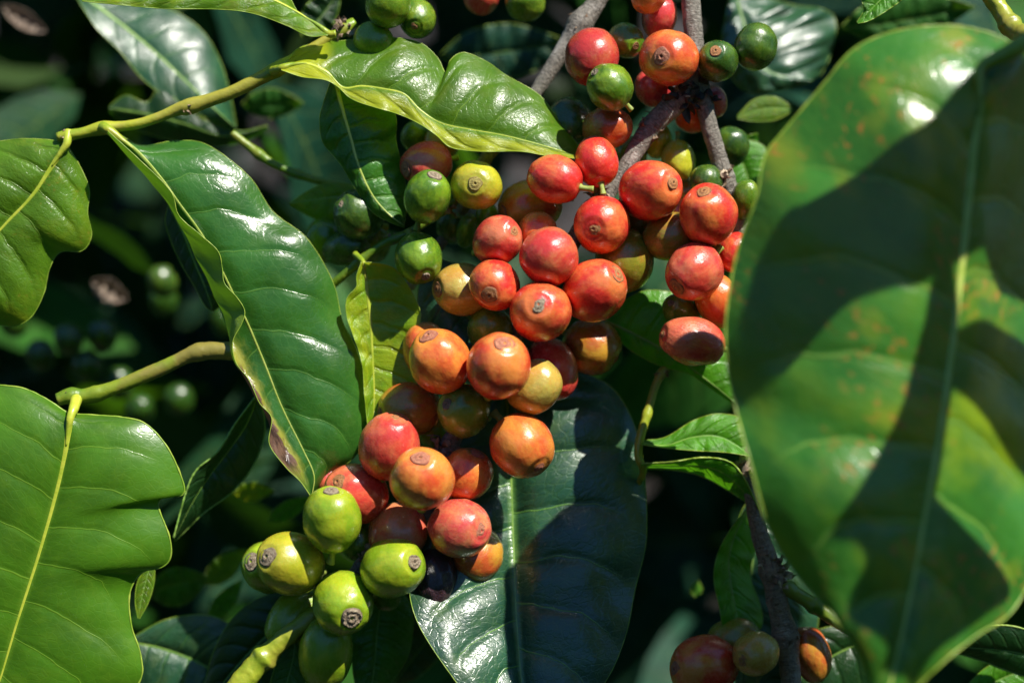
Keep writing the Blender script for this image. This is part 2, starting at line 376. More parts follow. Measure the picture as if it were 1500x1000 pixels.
G_sheen = leaf_mat('leaf_blue_sheen', (.014, .065, .026), back=(.05, .1, .02), trans=(.08, .26, .012), tf=.12, rough=.40, N=8, seed=8.3, vein=(.14, .30, .05), vs=.6, coat=.25, spec=.8, bump=.6)
G_big = leaf_mat('leaf_rust_spotted', (.034, .165, .018), back=(.06, .12, .02), trans=(.30, .55, .012), tf=.28, rough=.30, N=9, seed=9.4, vein=(.13, .28, .04), vs=1.0, spots=.9, yellow=.45, ycol=(.25, .37, .010), coat=.2, bump=1.0, vw=.09)
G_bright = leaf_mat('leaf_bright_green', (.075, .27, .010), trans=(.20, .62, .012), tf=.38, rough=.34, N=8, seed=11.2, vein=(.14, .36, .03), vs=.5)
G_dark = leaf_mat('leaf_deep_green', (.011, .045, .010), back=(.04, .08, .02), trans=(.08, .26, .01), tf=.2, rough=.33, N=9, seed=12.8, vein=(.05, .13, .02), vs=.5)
G_lime = leaf_mat('leaf_backlit_lime', (.11, .24, .010), back=(.26, .40, .02), trans=(.45, .70, .015), tf=.45, rough=.35, N=9, seed=14.1, vein=(.35, .45, .04), vs=.5, blotch=.5, yellow=.4, ycol=(.36, .44, .02))

leaf('coffee_leaf', 'fresh green leaf with yellow midrib cut by the upper left edge of the photo',
     [(97, 212), (75, 245), (48, 285), (20, 315), (-8, 345), (-45, 385), (-80, 430), (-110, 480)],
     [(95, 208), (60, 204), (20, 204), (-30, 215), (-80, 250), (-110, 300), (-130, 380), (-112, 478)],
     [(99, 213), (118, 245), (131, 278), (128, 312), (134, 345), (120, 368), (88, 370), (72, 395), (64, 430), (45, 465), (15, 478), (-30, 470), (-70, 480), (-110, 482)],
     G_mid, z=20, zA=-15, zB=-25, rib=4.5, ribmat=M_riby, pet=[(101, 193, -8), (99, 203, -2)], petr=7, petmat=M_riby, N=8, seed=1, quilt=2.4, ruf=5)
leaf('coffee_leaf', 'large smooth green leaf with wavy edge and yellow midrib in the lower left corner',
     [(103, 612), (92, 680), (72, 760), (48, 840), (22, 920), (-2, 1000), (-40, 1110)],
     [(101, 606), (60, 580), (20, 566), (-40, 570), (-100, 620), (-150, 730), (-160, 860), (-120, 1000), (-40, 1112)],
     [(106, 606), (140, 608), (185, 612), (215, 622), (245, 655), (266, 700), (268, 724), (240, 727), (232, 742), (248, 785), (250, 815), (238, 830), (208, 838), (190, 868), (192, 915), (206, 960), (203, 1000), (150, 1060), (60, 1110), (-40, 1114)],
     G_low, z=60, zA=-25, zB=-20, rib=5.2, ribmat=M_riby, pet=[(113, 581, -42), (108, 598, -10)], petr=9, petmat=M_riby, N=9, seed=2, quilt=.9, nu=30, nt=150, margin=1.6, ruf=3)
leaf('coffee_leaf', 'long glossy dark green leaf with a curled pale margin and brown dead edge',
     [(158, 190), (200, 222), (235, 262), (262, 300), (295, 345), (324, 397), (345, 440), (362, 474), (386, 530), (413, 597), (443, 657), (460, 695), (457, 727)],
     [(158, 192), (205, 235), (250, 280), (262, 315), (292, 343), (318, 368), (324, 392), (328, 415), (347, 435), (359, 455), (354, 475), (341, 500), (345, 530), (364, 556), (380, 590), (398, 612), (394, 650), (418, 684), (440, 705), (456, 728)],
     [(162, 188), (205, 212), (260, 206), (305, 213), (365, 258), (400, 310), (450, 350), (488, 412), (502, 470), (522, 512), (540, 575), (543, 630), (520, 668), (485, 695), (458, 728)],
     G_gloss, z=22, zA=26, zB=-34, camA=0, camB=.10, QA=[(157, 196, -4), (196, 240, -6), (232, 282, -10), (254, 315, -12), (278, 360, -12), (302, 410, -12), (322, 455, -12), (334, 490, -8), (350, 535, 0), (372, 570, 4), (386, 600, 6), (402, 630, 6), (425, 670, 6), (446, 705, 4), (456, 727, 0)],
     rib=3.6, pet=[(150, 186, -6)], petr=8, N=10, seed=3, quilt=3.4, nu=30, nt=160, ruf=4)
leaf('coffee_leaf', 'twisted horizontal leaf with wavy edges, yellow at its base, above the ripe cherries',
     [(412, 100), (445, 92), (478, 104), (502, 128), (530, 126), (562, 130), (592, 138), (617, 162), (648, 181), (692, 190), (742, 199), (800, 214), (862, 233)],
     [(412, 97), (436, 72), (470, 62), (500, 60), (560, 55), (612, 62), (640, 84), (653, 108), (660, 88), (680, 77), (713, 91), (740, 110), (788, 138), (820, 178), (845, 210), (862, 232)],
     [(412, 103), (442, 113), (475, 117), (493, 126), (515, 145), (548, 157), (585, 168), (615, 182), (638, 198), (660, 216), (700, 222), (760, 222), (805, 229), (862, 234)],
     G_twist, z=42, zA=-45, zB=12, camA=.14, camB=.0, rib=2.6, ribmat=M_riby, pet=[(400, 104, -20)], petr=7, N=9, seed=4, quilt=3.2, nu=28, nt=150, ruf=9)
leaf('coffee_leaf', 'drooping shaded green leaf with pale midrib hanging under the twisted horizontal leaf',
     [(490, 108), (499, 150), (513, 200), (526, 245), (545, 285), (568, 312), (592, 331)],
     [(488, 108), (474, 150), (468, 178), (474, 210), (500, 242), (520, 275), (545, 310), (570, 325), (592, 333)],
     [(492, 108), (530, 135), (568, 150), (580, 172), (580, 205), (588, 240), (595, 275), (596, 300), (592, 332)],
     G_shade, z=12, zA=-10, zB=-25, rib=3.8, ribmat=M_rib, pet=[(488, 88, 0)], petr=6, N=9, seed=5, ruf=7)
leaf('coffee_leaf', 'small bright yellow-green young leaf beside the middle of the cherry cluster',
     [(532, 384), (538, 430), (543, 475), (546, 530), (548, 580), (545, 640)],
     [(529, 384), (522, 405), (522, 420), (508, 438), (508, 465), (517, 490), (530, 530), (534, 580), (540, 640)],
     [(536, 384), (558, 386), (580, 395), (602, 425), (616, 458), (614, 485), (622, 520), (630, 560), (605, 600), (548, 642)],
     G_yel, z=-2, zA=8, zB=12, camA=-.1, camB=-.08, rib=3.4, ribmat=M_riby, pet=[(520, 372, -20)], petr=5, N=8, seed=6, ruf=4)
leaf('coffee_leaf', 'broad dark blue-green glossy leaf hanging below the centre of the cherry cluster',
     [(742, 560, -10), (744, 620, 0), (748, 700, 20), (752, 800, 45), (757, 900, 85), (765, 1000, 125), (778, 1090, 155)],
     [(738, 560, -10), (690, 590, 0), (640, 650, 15), (610, 730, 40), (598, 800, 70), (600, 870, 120), (618, 925, 150), (658, 985, 170), (710, 1050, 175), (776, 1092, 156)],
     [(746, 560, -10), (790, 540, -15), (842, 543, -20), (895, 565, -15), (925, 610, -5), (942, 680, 10), (946, 760, 30), (944, 810, 45), (930, 865, 62), (916, 930, 85), (890, 990, 110), (840, 1060, 135), (780, 1092, 156)],
     G_teal, z=-72, zA=0, zB=-45, camA=.06, camB=.10, rib=3.6, ribmat=M_ribg, pet=[(742, 530, 10)], petr=7, N=8, seed=7, quilt=4.8, nu=32, nt=150, ruf=6)
leaf('coffee_leaf', 'very large blurred leaf with rust coloured spots nearest the viewer on the right',
     [(1437, 100), (1430, 200), (1421, 300, 2), (1408, 420, 8), (1396, 520, 15), (1378, 640, 28), (1360, 740, 40), (1340, 850, 52), (1315, 960, 64), (1290, 1060, 72)],
     [(1437, 98), (1478, 82), (1478, 62), (1440, 46), (1385, 38), (1310, 46), (1250, 72), (1205, 125), (1155, 185), (1120, 228), (1107, 290), (1085, 350), (1070, 420), (1063, 500, -50), (1076, 590, -30), (1100, 680, 8), (1128, 775, 12), (1170, 845, 24), (1222, 905, 52), (1255, 960, 54), (1275, 1010, 60), (1288, 1062, 70)],
     [(1439, 102), (1480, 85), (1515, 62, -60), (1524, 120, -100), (1528, 260, -130), (1532, 420, -130), (1534, 560, -120), (1534, 700, -90), (1518, 820, -50), (1482, 895, -10), (1430, 930, 20), (1375, 975, 45), (1330, 1020, 60), (1292, 1062, 71)],
     G_big, z=400, zA=-55, zB=-30, camA=.11, camB=.08, rib=8.0, ribmat=M_rib, pet=[(1520, 50, -20), (1480, 75, 0)], petr=12, N=9, seed=8, quilt=2.2, nu=36, nt=170, margin=1.8, ruf=10)
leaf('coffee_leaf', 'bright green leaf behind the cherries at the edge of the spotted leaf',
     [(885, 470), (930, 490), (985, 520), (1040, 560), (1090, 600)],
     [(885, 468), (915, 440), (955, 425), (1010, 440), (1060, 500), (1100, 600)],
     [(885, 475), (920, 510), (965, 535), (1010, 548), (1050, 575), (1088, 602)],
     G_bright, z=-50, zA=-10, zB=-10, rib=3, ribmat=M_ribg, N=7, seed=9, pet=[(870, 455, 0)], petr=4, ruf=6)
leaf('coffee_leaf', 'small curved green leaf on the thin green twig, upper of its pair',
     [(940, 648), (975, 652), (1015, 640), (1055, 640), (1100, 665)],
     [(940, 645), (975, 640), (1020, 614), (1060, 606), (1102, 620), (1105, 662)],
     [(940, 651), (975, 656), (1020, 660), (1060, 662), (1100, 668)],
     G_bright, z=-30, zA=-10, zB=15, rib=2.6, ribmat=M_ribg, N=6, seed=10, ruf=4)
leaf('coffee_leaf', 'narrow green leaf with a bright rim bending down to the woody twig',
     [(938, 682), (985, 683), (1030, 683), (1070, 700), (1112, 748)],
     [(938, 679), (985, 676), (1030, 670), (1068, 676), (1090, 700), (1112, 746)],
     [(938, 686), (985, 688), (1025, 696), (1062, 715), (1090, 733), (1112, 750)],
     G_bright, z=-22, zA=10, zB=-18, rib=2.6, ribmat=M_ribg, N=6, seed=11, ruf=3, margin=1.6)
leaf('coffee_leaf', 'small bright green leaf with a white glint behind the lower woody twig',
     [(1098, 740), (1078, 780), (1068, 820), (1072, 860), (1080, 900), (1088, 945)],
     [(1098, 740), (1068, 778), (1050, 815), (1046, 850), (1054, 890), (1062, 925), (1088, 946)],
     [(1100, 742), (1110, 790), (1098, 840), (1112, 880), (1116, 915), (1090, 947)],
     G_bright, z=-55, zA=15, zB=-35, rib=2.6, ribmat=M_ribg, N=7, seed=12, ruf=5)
leaf('coffee_leaf', 'blurred blue-green leaf with a pale sky sheen at its tip behind the upper left twig',
     [(110, -15), (170, 30, 4), (225, 75, 12), (275, 122, 22), (315, 160, 36), (346, 188, 52)],
     [(112, -20), (180, -5), (240, 10), (290, 40), (318, 80), (335, 130), (346, 186)],
     [(108, -10), (140, 40), (175, 75), (205, 112), (240, 140), (290, 168), (344, 190)],
     G_sheen, z=-260, zA=-28, zB=26, camA=.12, camB=.05, rib=4, ribmat=M_ribg, N=8, seed=13, ruf=3, quilt=.8)
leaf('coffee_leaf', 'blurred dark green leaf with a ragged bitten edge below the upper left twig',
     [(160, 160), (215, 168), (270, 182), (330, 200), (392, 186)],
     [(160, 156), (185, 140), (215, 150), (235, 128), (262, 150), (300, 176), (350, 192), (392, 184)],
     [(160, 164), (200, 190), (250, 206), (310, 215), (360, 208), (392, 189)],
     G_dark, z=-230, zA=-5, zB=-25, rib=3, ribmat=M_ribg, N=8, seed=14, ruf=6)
leaf('coffee_leaf', 'backlit lime green leaf seen from below along the top left edge of the photo',
     [(482, 50), (440, 20), (390, -5), (330, -20), (250, -22), (170, -10), (120, 0)],
     [(480, 52), (452, 53), (420, 38), (370, 20), (320, 14), (240, 13), (180, 8), (120, 2)],
     [(482, 48), (452, 44), (438, 22), (405, -30), (340, -70), (250, -70), (170, -40), (120, -2)],
     G_lime, z=45, zA=10, zB=-30, rib=3, ribmat=M_riby, N=9, seed=15, pet=[(492, 50, 0)], petr=6, ruf=8)
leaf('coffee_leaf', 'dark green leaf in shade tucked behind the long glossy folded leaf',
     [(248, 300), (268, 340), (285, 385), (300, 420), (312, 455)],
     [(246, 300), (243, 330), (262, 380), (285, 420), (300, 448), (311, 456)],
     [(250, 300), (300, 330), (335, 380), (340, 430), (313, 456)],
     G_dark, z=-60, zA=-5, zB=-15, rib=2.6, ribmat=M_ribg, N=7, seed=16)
leaf('coffee_leaf', 'narrow dark leaf with a bright green rim standing left below the long folded leaf',
     [(378, 578), (362, 620), (335, 660), (305, 700), (280, 740), (255, 790)],
     [(378, 576), (345, 620), (318, 662), (288, 688), (272, 722), (254, 788)],
     [(380, 580), (388, 630), (372, 680), (340, 720), (300, 750), (256, 792)],
     G_dark, z=-45, zA=20, zB=-20, rib=2.4, ribmat=M_ribg, N=8, seed=17, margin=1.8, ruf=4, rimmat=M_ribg)
leaf('coffee_leaf', 'tiny pale green leaf tip showing beside the wavy edge of the lower left leaf',
     [(222, 820), (214, 850), (208, 875), (203, 905)],
     [(219, 820), (202, 850), (198, 880), (202, 905)], [(226, 822), (226, 850), (218, 880), (204, 906)],
     G_lime, z=-30, rib=1.6, ribmat=M_ribg, N=6, seed=18, margin=.8)
leaf('coffee_leaf', 'crumpled glossy leaf mirroring the sky behind the dark green cherries at the top right',
     [(1075, -20), (1090, 30, 12), (1105, 75, 26), (1130, 105, 38), (1190, 118, 34)],
     [(1072, -20), (1062, 30), (1058, 80), (1085, 128), (1135, 135), (1190, 120)],
     [(1080, -20), (1150, 5), (1215, 20), (1222, 60), (1205, 105), (1192, 117)],
     G_sheen, z=-290, zA=28, zB=-30, camA=.15, camB=.1, rib=3, ribmat=M_ribg, N=6, seed=19, quilt=9, ruf=14)
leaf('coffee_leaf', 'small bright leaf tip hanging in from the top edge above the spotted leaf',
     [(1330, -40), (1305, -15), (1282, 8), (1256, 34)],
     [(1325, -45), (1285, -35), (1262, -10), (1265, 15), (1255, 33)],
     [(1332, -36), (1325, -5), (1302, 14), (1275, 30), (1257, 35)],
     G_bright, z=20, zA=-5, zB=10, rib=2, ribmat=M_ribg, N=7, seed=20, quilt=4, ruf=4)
leaf('coffee_leaf', 'dark green leaf with a pale rim under the lowest edge of the spotted leaf',
     [(1560, 980), (1500, 958), (1440, 950), (1380, 946)],
     [(1560, 960), (1510, 925), (1465, 915), (1420, 922), (1380, 945)],
     [(1560, 1000), (1500, 990), (1440, 968), (1400, 955), (1380, 948)],
     G_dark, z=-20, zA=10, zB=-15, rib=2.6, ribmat=M_ribg, N=7, seed=21, margin=1.8)
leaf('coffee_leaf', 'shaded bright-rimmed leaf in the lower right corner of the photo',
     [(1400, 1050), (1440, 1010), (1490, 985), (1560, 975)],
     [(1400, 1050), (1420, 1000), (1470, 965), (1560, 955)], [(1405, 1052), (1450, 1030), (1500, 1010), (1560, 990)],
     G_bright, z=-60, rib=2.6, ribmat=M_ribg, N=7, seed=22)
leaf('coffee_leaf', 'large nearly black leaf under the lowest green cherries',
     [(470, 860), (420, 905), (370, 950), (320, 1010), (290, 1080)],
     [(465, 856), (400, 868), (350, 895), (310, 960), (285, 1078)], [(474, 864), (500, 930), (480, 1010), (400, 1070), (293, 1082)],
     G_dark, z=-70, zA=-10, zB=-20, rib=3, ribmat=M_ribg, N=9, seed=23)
leaf('coffee_leaf', 'dark bluish leaf between the lower left leaf and the green fruiting twig',
     [(190, 940), (240, 950), (300, 975), (360, 1020), (400, 1070)],
     [(190, 935), (250, 905), (320, 905), (380, 960), (402, 1068)], [(190, 945), (210, 1010), (280, 1060), (350, 1080), (400, 1072)],
     G_teal, z=-130, rib=3, ribmat=M_ribg, N=9, seed=24)
leaf('coffee_leaf', 'dark green leaf with folded edge right of the lowest hanging green cherry',
     [(560, 850), (556, 890), (552, 930), (548, 980), (540, 1040)],
     [(555, 850), (525, 890), (515, 940), (520, 1000), (538, 1042)], [(564, 850), (600, 880), (604, 930), (590, 975), (542, 1042)],
     G_shade, z=-40, zA=5, zB=-25, rib=2.6, ribmat=M_ribg, N=8, seed=25, ruf=5)
leaf('coffee_leaf', 'narrow leaf with a yellow-green rim alongside the green fruiting twig at the bottom',
     [(432, 930), (430, 960), (420, 1000), (405, 1060)],
     [(430, 930), (408, 965), (395, 1010), (402, 1060)], [(434, 930), (442, 960), (448, 1000), (440, 1040), (407, 1062)],
     G_shade, z=0, rib=2.2, ribmat=M_ribg, N=7, seed=26, margin=1.5)
leaf('coffee_leaf', 'dark polished leaf in shadow behind the ochre cherry in the middle',
     [(640, 380), (660, 420), (690, 470), (730, 520), (780, 560)],
     [(632, 382), (612, 430), (625, 490), (680, 540), (778, 562)], [(648, 380), (700, 400), (760, 450), (790, 510), (782, 560)],
     G_teal, z=-45, zA=-10, zB=-20, camA=.25, rib=3, ribmat=M_ribg, N=7, seed=27)
leaf('coffee_leaf', 'olive green leaf with a sunlit patch left of the drooping shaded leaf',
     [(555, 292), (515, 288), (475, 290), (425, 298)],
     [(555, 290), (520, 272), (480, 268), (450, 280), (425, 297)], [(555, 296), (525, 318), (490, 328), (455, 318), (425, 300)],
     G_lime, z=-110, zA=-5, zB=-5, rib=2.6, ribmat=M_ribg, N=7, seed=28)
leaf('coffee_leaf', 'dark bluish leaf with streaks of glare behind the lower woody twig',
     [(1140, 700), (1110, 770), (1100, 850), (1090, 930), (1085, 1010)],
     [(1135, 700), (1085, 750), (1068, 850), (1060, 930), (1080, 1010)], [(1145, 700), (1180, 780), (1200, 880), (1180, 960), (1090, 1012)],
     G_teal, z=-110, zA=-5, zB=-30, rib=3, ribmat=M_ribg, N=9, seed=29, quilt=6)
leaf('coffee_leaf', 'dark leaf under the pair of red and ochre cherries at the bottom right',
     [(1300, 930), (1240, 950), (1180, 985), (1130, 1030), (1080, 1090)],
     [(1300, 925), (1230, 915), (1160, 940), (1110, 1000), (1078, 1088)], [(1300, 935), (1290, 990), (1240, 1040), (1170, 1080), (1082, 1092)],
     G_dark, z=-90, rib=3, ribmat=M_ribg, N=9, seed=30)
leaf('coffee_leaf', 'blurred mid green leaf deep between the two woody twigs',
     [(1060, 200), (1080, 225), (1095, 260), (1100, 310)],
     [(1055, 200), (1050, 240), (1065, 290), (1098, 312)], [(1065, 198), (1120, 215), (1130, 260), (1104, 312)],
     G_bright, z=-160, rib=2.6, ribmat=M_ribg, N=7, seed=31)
leaf('coffee_leaf', 'small blurred lime leaf glowing behind the leaning dark green cherry',
     [(1160, 160), (1130, 158), (1105, 162), (1080, 172)],
     [(1160, 156), (1135, 142), (1105, 146), (1080, 170)], [(1160, 164), (1135, 176), (1105, 178), (1080, 174)],
     G_lime, z=-170, rib=2, ribmat=M_ribg, N=7, seed=32)
# leaves of the same bush just outside the frame on the sunny side: their shadows fall on the spotted leaf
def shifted(h, *a, **kw):
    g = GRID['big']
    def dz(pts): return [(p[0], p[1], float(g[np.argmin((g[:, 0] - p[0]) ** 2 + (g[:, 1] - p[1]) ** 2), 2]) - 400) for p in pts]
    a = list(a); a[2:5] = [dz(q) for q in a[2:5]]; kw['camA'] = kw['camB'] = 0.0
    r = leaf(*a, **kw); r.location = Vector(r.location) + Vector(S_ * h); return r
H = .125
shifted(H, 'coffee_leaf', 'leaf above the spotted leaf casting the diagonal shade band',
     [(1560, 220), (1400, 285), (1250, 370), (1140, 480), (1086, 592)],
     [(1560, 200), (1500, 85), (1424, 107), (1350, 187), (1250, 258), (1183, 300), (1150, 325), (1115, 365), (1095, 430), (1078, 500), (1085, 600)],
     [(1560, 240), (1480, 350), (1368, 405), (1300, 425), (1235, 455), (1190, 500), (1150, 545), (1115, 580), (1090, 594)],
     G_dark, z=400, N=8, seed=41, rib=4, pet=[(1650, 190)], petr=7, group='leaves on the sunny side of the bush')
shifted(H, 'coffee_leaf', 'long leaf above the spotted leaf shading its midrib',
     [(1390, 380), (1372, 500), (1345, 620), (1315, 740), (1320, 850), (1335, 1005)],
     [(1384, 380), (1366, 410), (1350, 480), (1330, 560), (1300, 640), (1258, 715), (1219, 778), (1250, 798), (1263, 823), (1256, 850), (1240, 880), (1248, 918), (1297, 948), (1294, 980), (1334, 1006)],
     [(1398, 380), (1405, 470), (1396, 570), (1378, 690), (1376, 730), (1425, 786), (1480, 862), (1440, 905), (1374, 953), (1336, 1005)],
     G_dark, z=400, N=8, seed=42, rib=4, pet=[(1400, 300)], petr=7, group='leaves on the sunny side of the bush')
shifted(H, 'coffee_leaf', 'leaf above the spotted leaf shading its outer half',
     [(1620, 760), (1540, 660), (1480, 580), (1400, 500)],
     [(1625, 750), (1590, 640), (1520, 540), (1450, 480), (1402, 478)], [(1610, 770), (1540, 740), (1474, 664), (1434, 607), (1396, 565), (1396, 505)],
     G_dark, z=400, N=8, seed=43, rib=4, group='leaves on the sunny side of the bush')
shifted(H * .96, 'coffee_leaf', 'leaf above the spotted leaf shading its upper right half',
     [(1560, 110), (1530, 200), (1510, 300), (1470, 430)],
     [(1555, 110), (1480, 135), (1440, 220), (1430, 340), (1465, 430)], [(1565, 110), (1660, 190), (1660, 300), (1580, 420), (1475, 432)],
     G_dark, z=400, N=8, seed=44, rib=4, group='leaves on the sunny side of the bush')
# ------------------------------------------------------------------ branches and twigs
def bract_mesh(c, size, n, seed, out=None):
    """dry curled scales left round a node"""
    r = np.random.default_rng(seed); V = []; F = []
    for k in range(n):
        d = r.normal(size=3); d /= np.linalg.norm(d)
        if d @ (-F_) < -.2: d = -d
        s = np.cross(d, r.normal(size=3)); s /= np.linalg.norm(s); q = np.cross(d, s)
        p0 = c + d * size * .45 * MM; L = size * (.45 + .6 * r.random()) * MM; w = size * (.22 + .2 * r.random()) * MM
        o = len(V); m = 5
        for i in range(m):
            t = i / (m - 1); ww = w * (1 - t) ** .6 * (.7 + .5 * t); pc = p0 + d * L * t * .8 + q * L * t * t * (r.random() - .2)
            th = size * .05 * MM
            V += [pc - s * ww, pc + q * ww * .5, pc + s * ww, pc - q * th * 1.5]
        for i in range(m - 1):
            for j in range(4):
                a = o + i * 4 + j; b = o + i * 4 + (j + 1) % 4
                F.append((a, b, b + 4, a + 4))
        F.append((o, o + 3, o + 2, o + 1)); e = o + 4 * (m - 1); F.append((e, e + 1, e + 2, e + 3))
    return V, F
def branch(name, label, pts, rad, mat, nodes=(), seed=0, jig=.05, n=120, bracts=M_bract, seg=20, group=None, pre=None):
    """pts (x, y, z); rad list along; nodes = [(t, swell, bract size or 0, count)]"""
    P = Warr(crom(pts, n)); t = np.linspace(0, 1, n)
    if pre is not None:                                      # the stem goes on beyond the frame
        ex = Warr(crom([pre, tuple((np.array(pre) * .4 + np.array(pts[0]) * .6) + np.array([12, 0, -8])), pts[0]], 41))[:-1]
        P = np.vstack([ex, P]); t = np.concatenate([np.linspace(-.5, -.01, 40), t])
    n0, n = n, len(P)
    rr = np.interp(t, np.linspace(0, 1, len(rad)), rad)
    for nd in nodes: rr = rr * (1 + nd[1] * np.exp(-((t - nd[0]) / .032) ** 2))
    # slight crook at the nodes and waviness
    V, F = tube(P, rr * MM, seg, jig=jig, seed=seed)
    L = np.concatenate([[0], np.cumsum(np.linalg.norm(np.diff(P, axis=0), axis=1))]) / .05
    uv = np.array([[k / seg, L[i]] for i in range(n) for k in range(seg)] + [[0, 0], [0, L[-1]]])
    base = P[0]
    root = mesh_obj(name, V, F, mat, None, base, uv)
    tag(root, label, 'branch', group)
    root.name = name
    for i, nd in enumerate(nodes):
        if nd[2]:
            c = P[n - n0 + int(nd[0] * (n0 - 1))]
            v, f = bract_mesh(c, nd[2] * 1.5, nd[3] + 4, seed * 17 + i)
            mesh_obj('dry_scales', v, f, nd[4] if len(nd) > 4 else bracts, root, base, smooth=False)
    return root
branch('green_twig', 'smooth green twig with knobbly nodes crossing the upper left of the photo',
       [(84, 201, 12), (115, 196, 12), (150, 188, 10), (205, 181, 8), (262, 160, 4), (275, 157, 4), (340, 135, 4), (402, 104, 4), (440, 82, 0), (488, 52, -8), (520, 34, -16)],
       [6, 8, 7.5, 7.5, 10, 9.5, 10, 9, 7, 8], M_green_twig, [(.03, .3, 7, 7), (.145, .35, 0, 0), (.42, .30, 9, 6), (.72, .22, 0, 0), (.96, .4, 14, 12)], 1, .04)
branch('green_twig', 'darker green twig joining the lower left leaf to the long folded leaf',
       [(84, 585, 20), (102, 580, 18), (135, 578, 15), (180, 563, 12), (235, 540, 8), (290, 516, 6), (345, 514, 4), (400, 520, -10)],
       [9, 11, 10, 11, 10, 13, 14, 12], M_dgreen_twig, [(.06, .3, 7, 6), (.18, .15, 0, 0), (.66, .15, 0, 0)], 2, .05)
branch('fruiting_branch', 'grey woody branch carrying the main cherry cluster, green towards its lower end',
       [(1008, -60, -10), (1014, 30, -8), (1018, 100, -5), (1000, 140, -2), (955, 185, 0), (905, 262, 4), (860, 320, 6), (812, 400, 8), (762, 480, 5), (705, 575, 8), (655, 655, 4), (590, 750, 6), (530, 830, 10), (470, 895, 18)],
       [14, 14, 14, 13, 12, 12, 11, 12, 12, 12, 12, 11, 11], M_bark, [(.19, .25, 20, 9, M_black), (.245, .15, 15, 8), (.36, .18, 20, 14), (.47, .18, 20, 14), (.60, .2, 22, 16), (.74, .2, 20, 14), (.90, .2, 17, 14)], 3, .06, n=240, pre=(960, -700, -60))
branch('green_twig', 'pale green growing tip of the fruiting branch below the green cherries',
       [(468, 893, 20), (440, 915, 24), (405, 945, 28), (375, 975, 32), (340, 1020, 36), (300, 1080, 40)],
       [11, 13, 15, 19, 17, 15], M_green_twig, [(.05, .1, 8, 5), (.42, .3, 0, 0)], 4, .09)
branch('woody_twig', 'dark grey woody twig hanging from the fork towards the right hand cherries',
       [(1018, 105, -8), (1030, 150, -10), (1045, 205, -12), (1062, 262, -12), (1082, 320, -20), (1090, 420, -40), (1088, 520, -60), (1090, 620, -60), (1100, 700, -55)],
       [13, 13, 12, 13, 11, 10, 10, 10, 10], M_bark, [(.05, .2, 20, 8, M_black), (.26, .25, 16, 12), (.36, .1, 10, 6)], 5, .07, n=180)
branch('woody_twig', 'brown woody twig with two scaly nodes running down the lower right',
       [(1090, 610, -50), (1097, 700, -30), (1110, 770, -20), (1130, 838, -10), (1138, 880, -8), (1150, 930, -8), (1158, 990, -5), (1162, 1060, 0)],
       [8, 9, 11, 14, 14, 17, 15, 15], M_barkb, [(.17, .3, 14, 10), (.51, .35, 20, 16), (.60, .1, 12, 6), (.72, .25, 15, 12)], 6, .07, n=160)
branch('woody_twig', 'pale grey twig slanting in from the top centre behind the twisted leaf',
       [(905, -60, -60), (872, 5, -55), (845, 42, -50), (805, 105, -50), (760, 175, -50), (712, 232, -50), (690, 285, -60), (650, 350, -80), (600, 420, -110)],
       [15, 14, 13, 11, 10, 10, 9, 9, 8], M_bark, [(.19, .4, 12, 9), (.55, .2, 8, 5)], 7, .06, n=160, pre=(1080, -620, -160))
branch('green_twig', 'green side shoot with a brown node leaving the lower right woody twig',
       [(1138, 850, -8), (1165, 868, -4), (1190, 884, 0), (1225, 908, 4), (1265, 935, 8), (1320, 975, 10)],
       [10, 10, 11, 9, 9, 9], M_dgreen_twig, [(.10, .2, 0, 0), (.30, .3, 9, 6)], 8, .06)
branch('green_twig', 'yellow-green knobbly twig entering at the top right corner',
       [(1400, -70, 40), (1440, -20, 60), (1465, 15, 70), (1488, 45, 90), (1525, 62, 150), (1560, 80, 220)],
       [12, 12, 13, 14, 13, 12], M_green_twig, [(.45, .3, 0, 0), (.58, .15, 0, 0)], 9, .08, pre=(1240, -560, -60))
branch('green_twig', 'thin brownish green twig behind the young yellow leaf',
       [(420, 452, -70), (470, 430, -50), (495, 410, -38), (525, 385, -28), (560, 358, -20), (600, 340, -15), (660, 300, -20), (700, 250, -35)],
       [6, 6.5, 6.5, 6.5, 6, 6, 6, 6], M_dgreen_twig, [(.38, .3, 9, 7), (.55, .3, 7, 6), (.8, .3, 12, 8)], 10, .06)
branch('green_twig', 'blurred olive twig curving behind the long folded leaf',
       [(340, 195, -120), (365, 215, -120), (400, 240, -120), (450, 260, -120), (500, 272, -125), (570, 285, -130)],
       [6, 7, 6, 6, 6, 6], M_dgreen_twig, [(.2, .3, 0, 0), (.45, .3, 6, 4)], 11, .05)
branch('green_twig', 'thin bright green twig rising beside the dark glossy central leaf',
       [(985, 520, -70), (962, 560, -55), (950, 600, -42), (938, 640, -32), (935, 668, -28), (942, 690, -32), (930, 720, -70)],
       [5, 6, 6, 6.5, 6.5, 5, 4], M_green_twig, [(.42, .25, 0, 0), (.14, .3, 8, 5)], 12, .05)
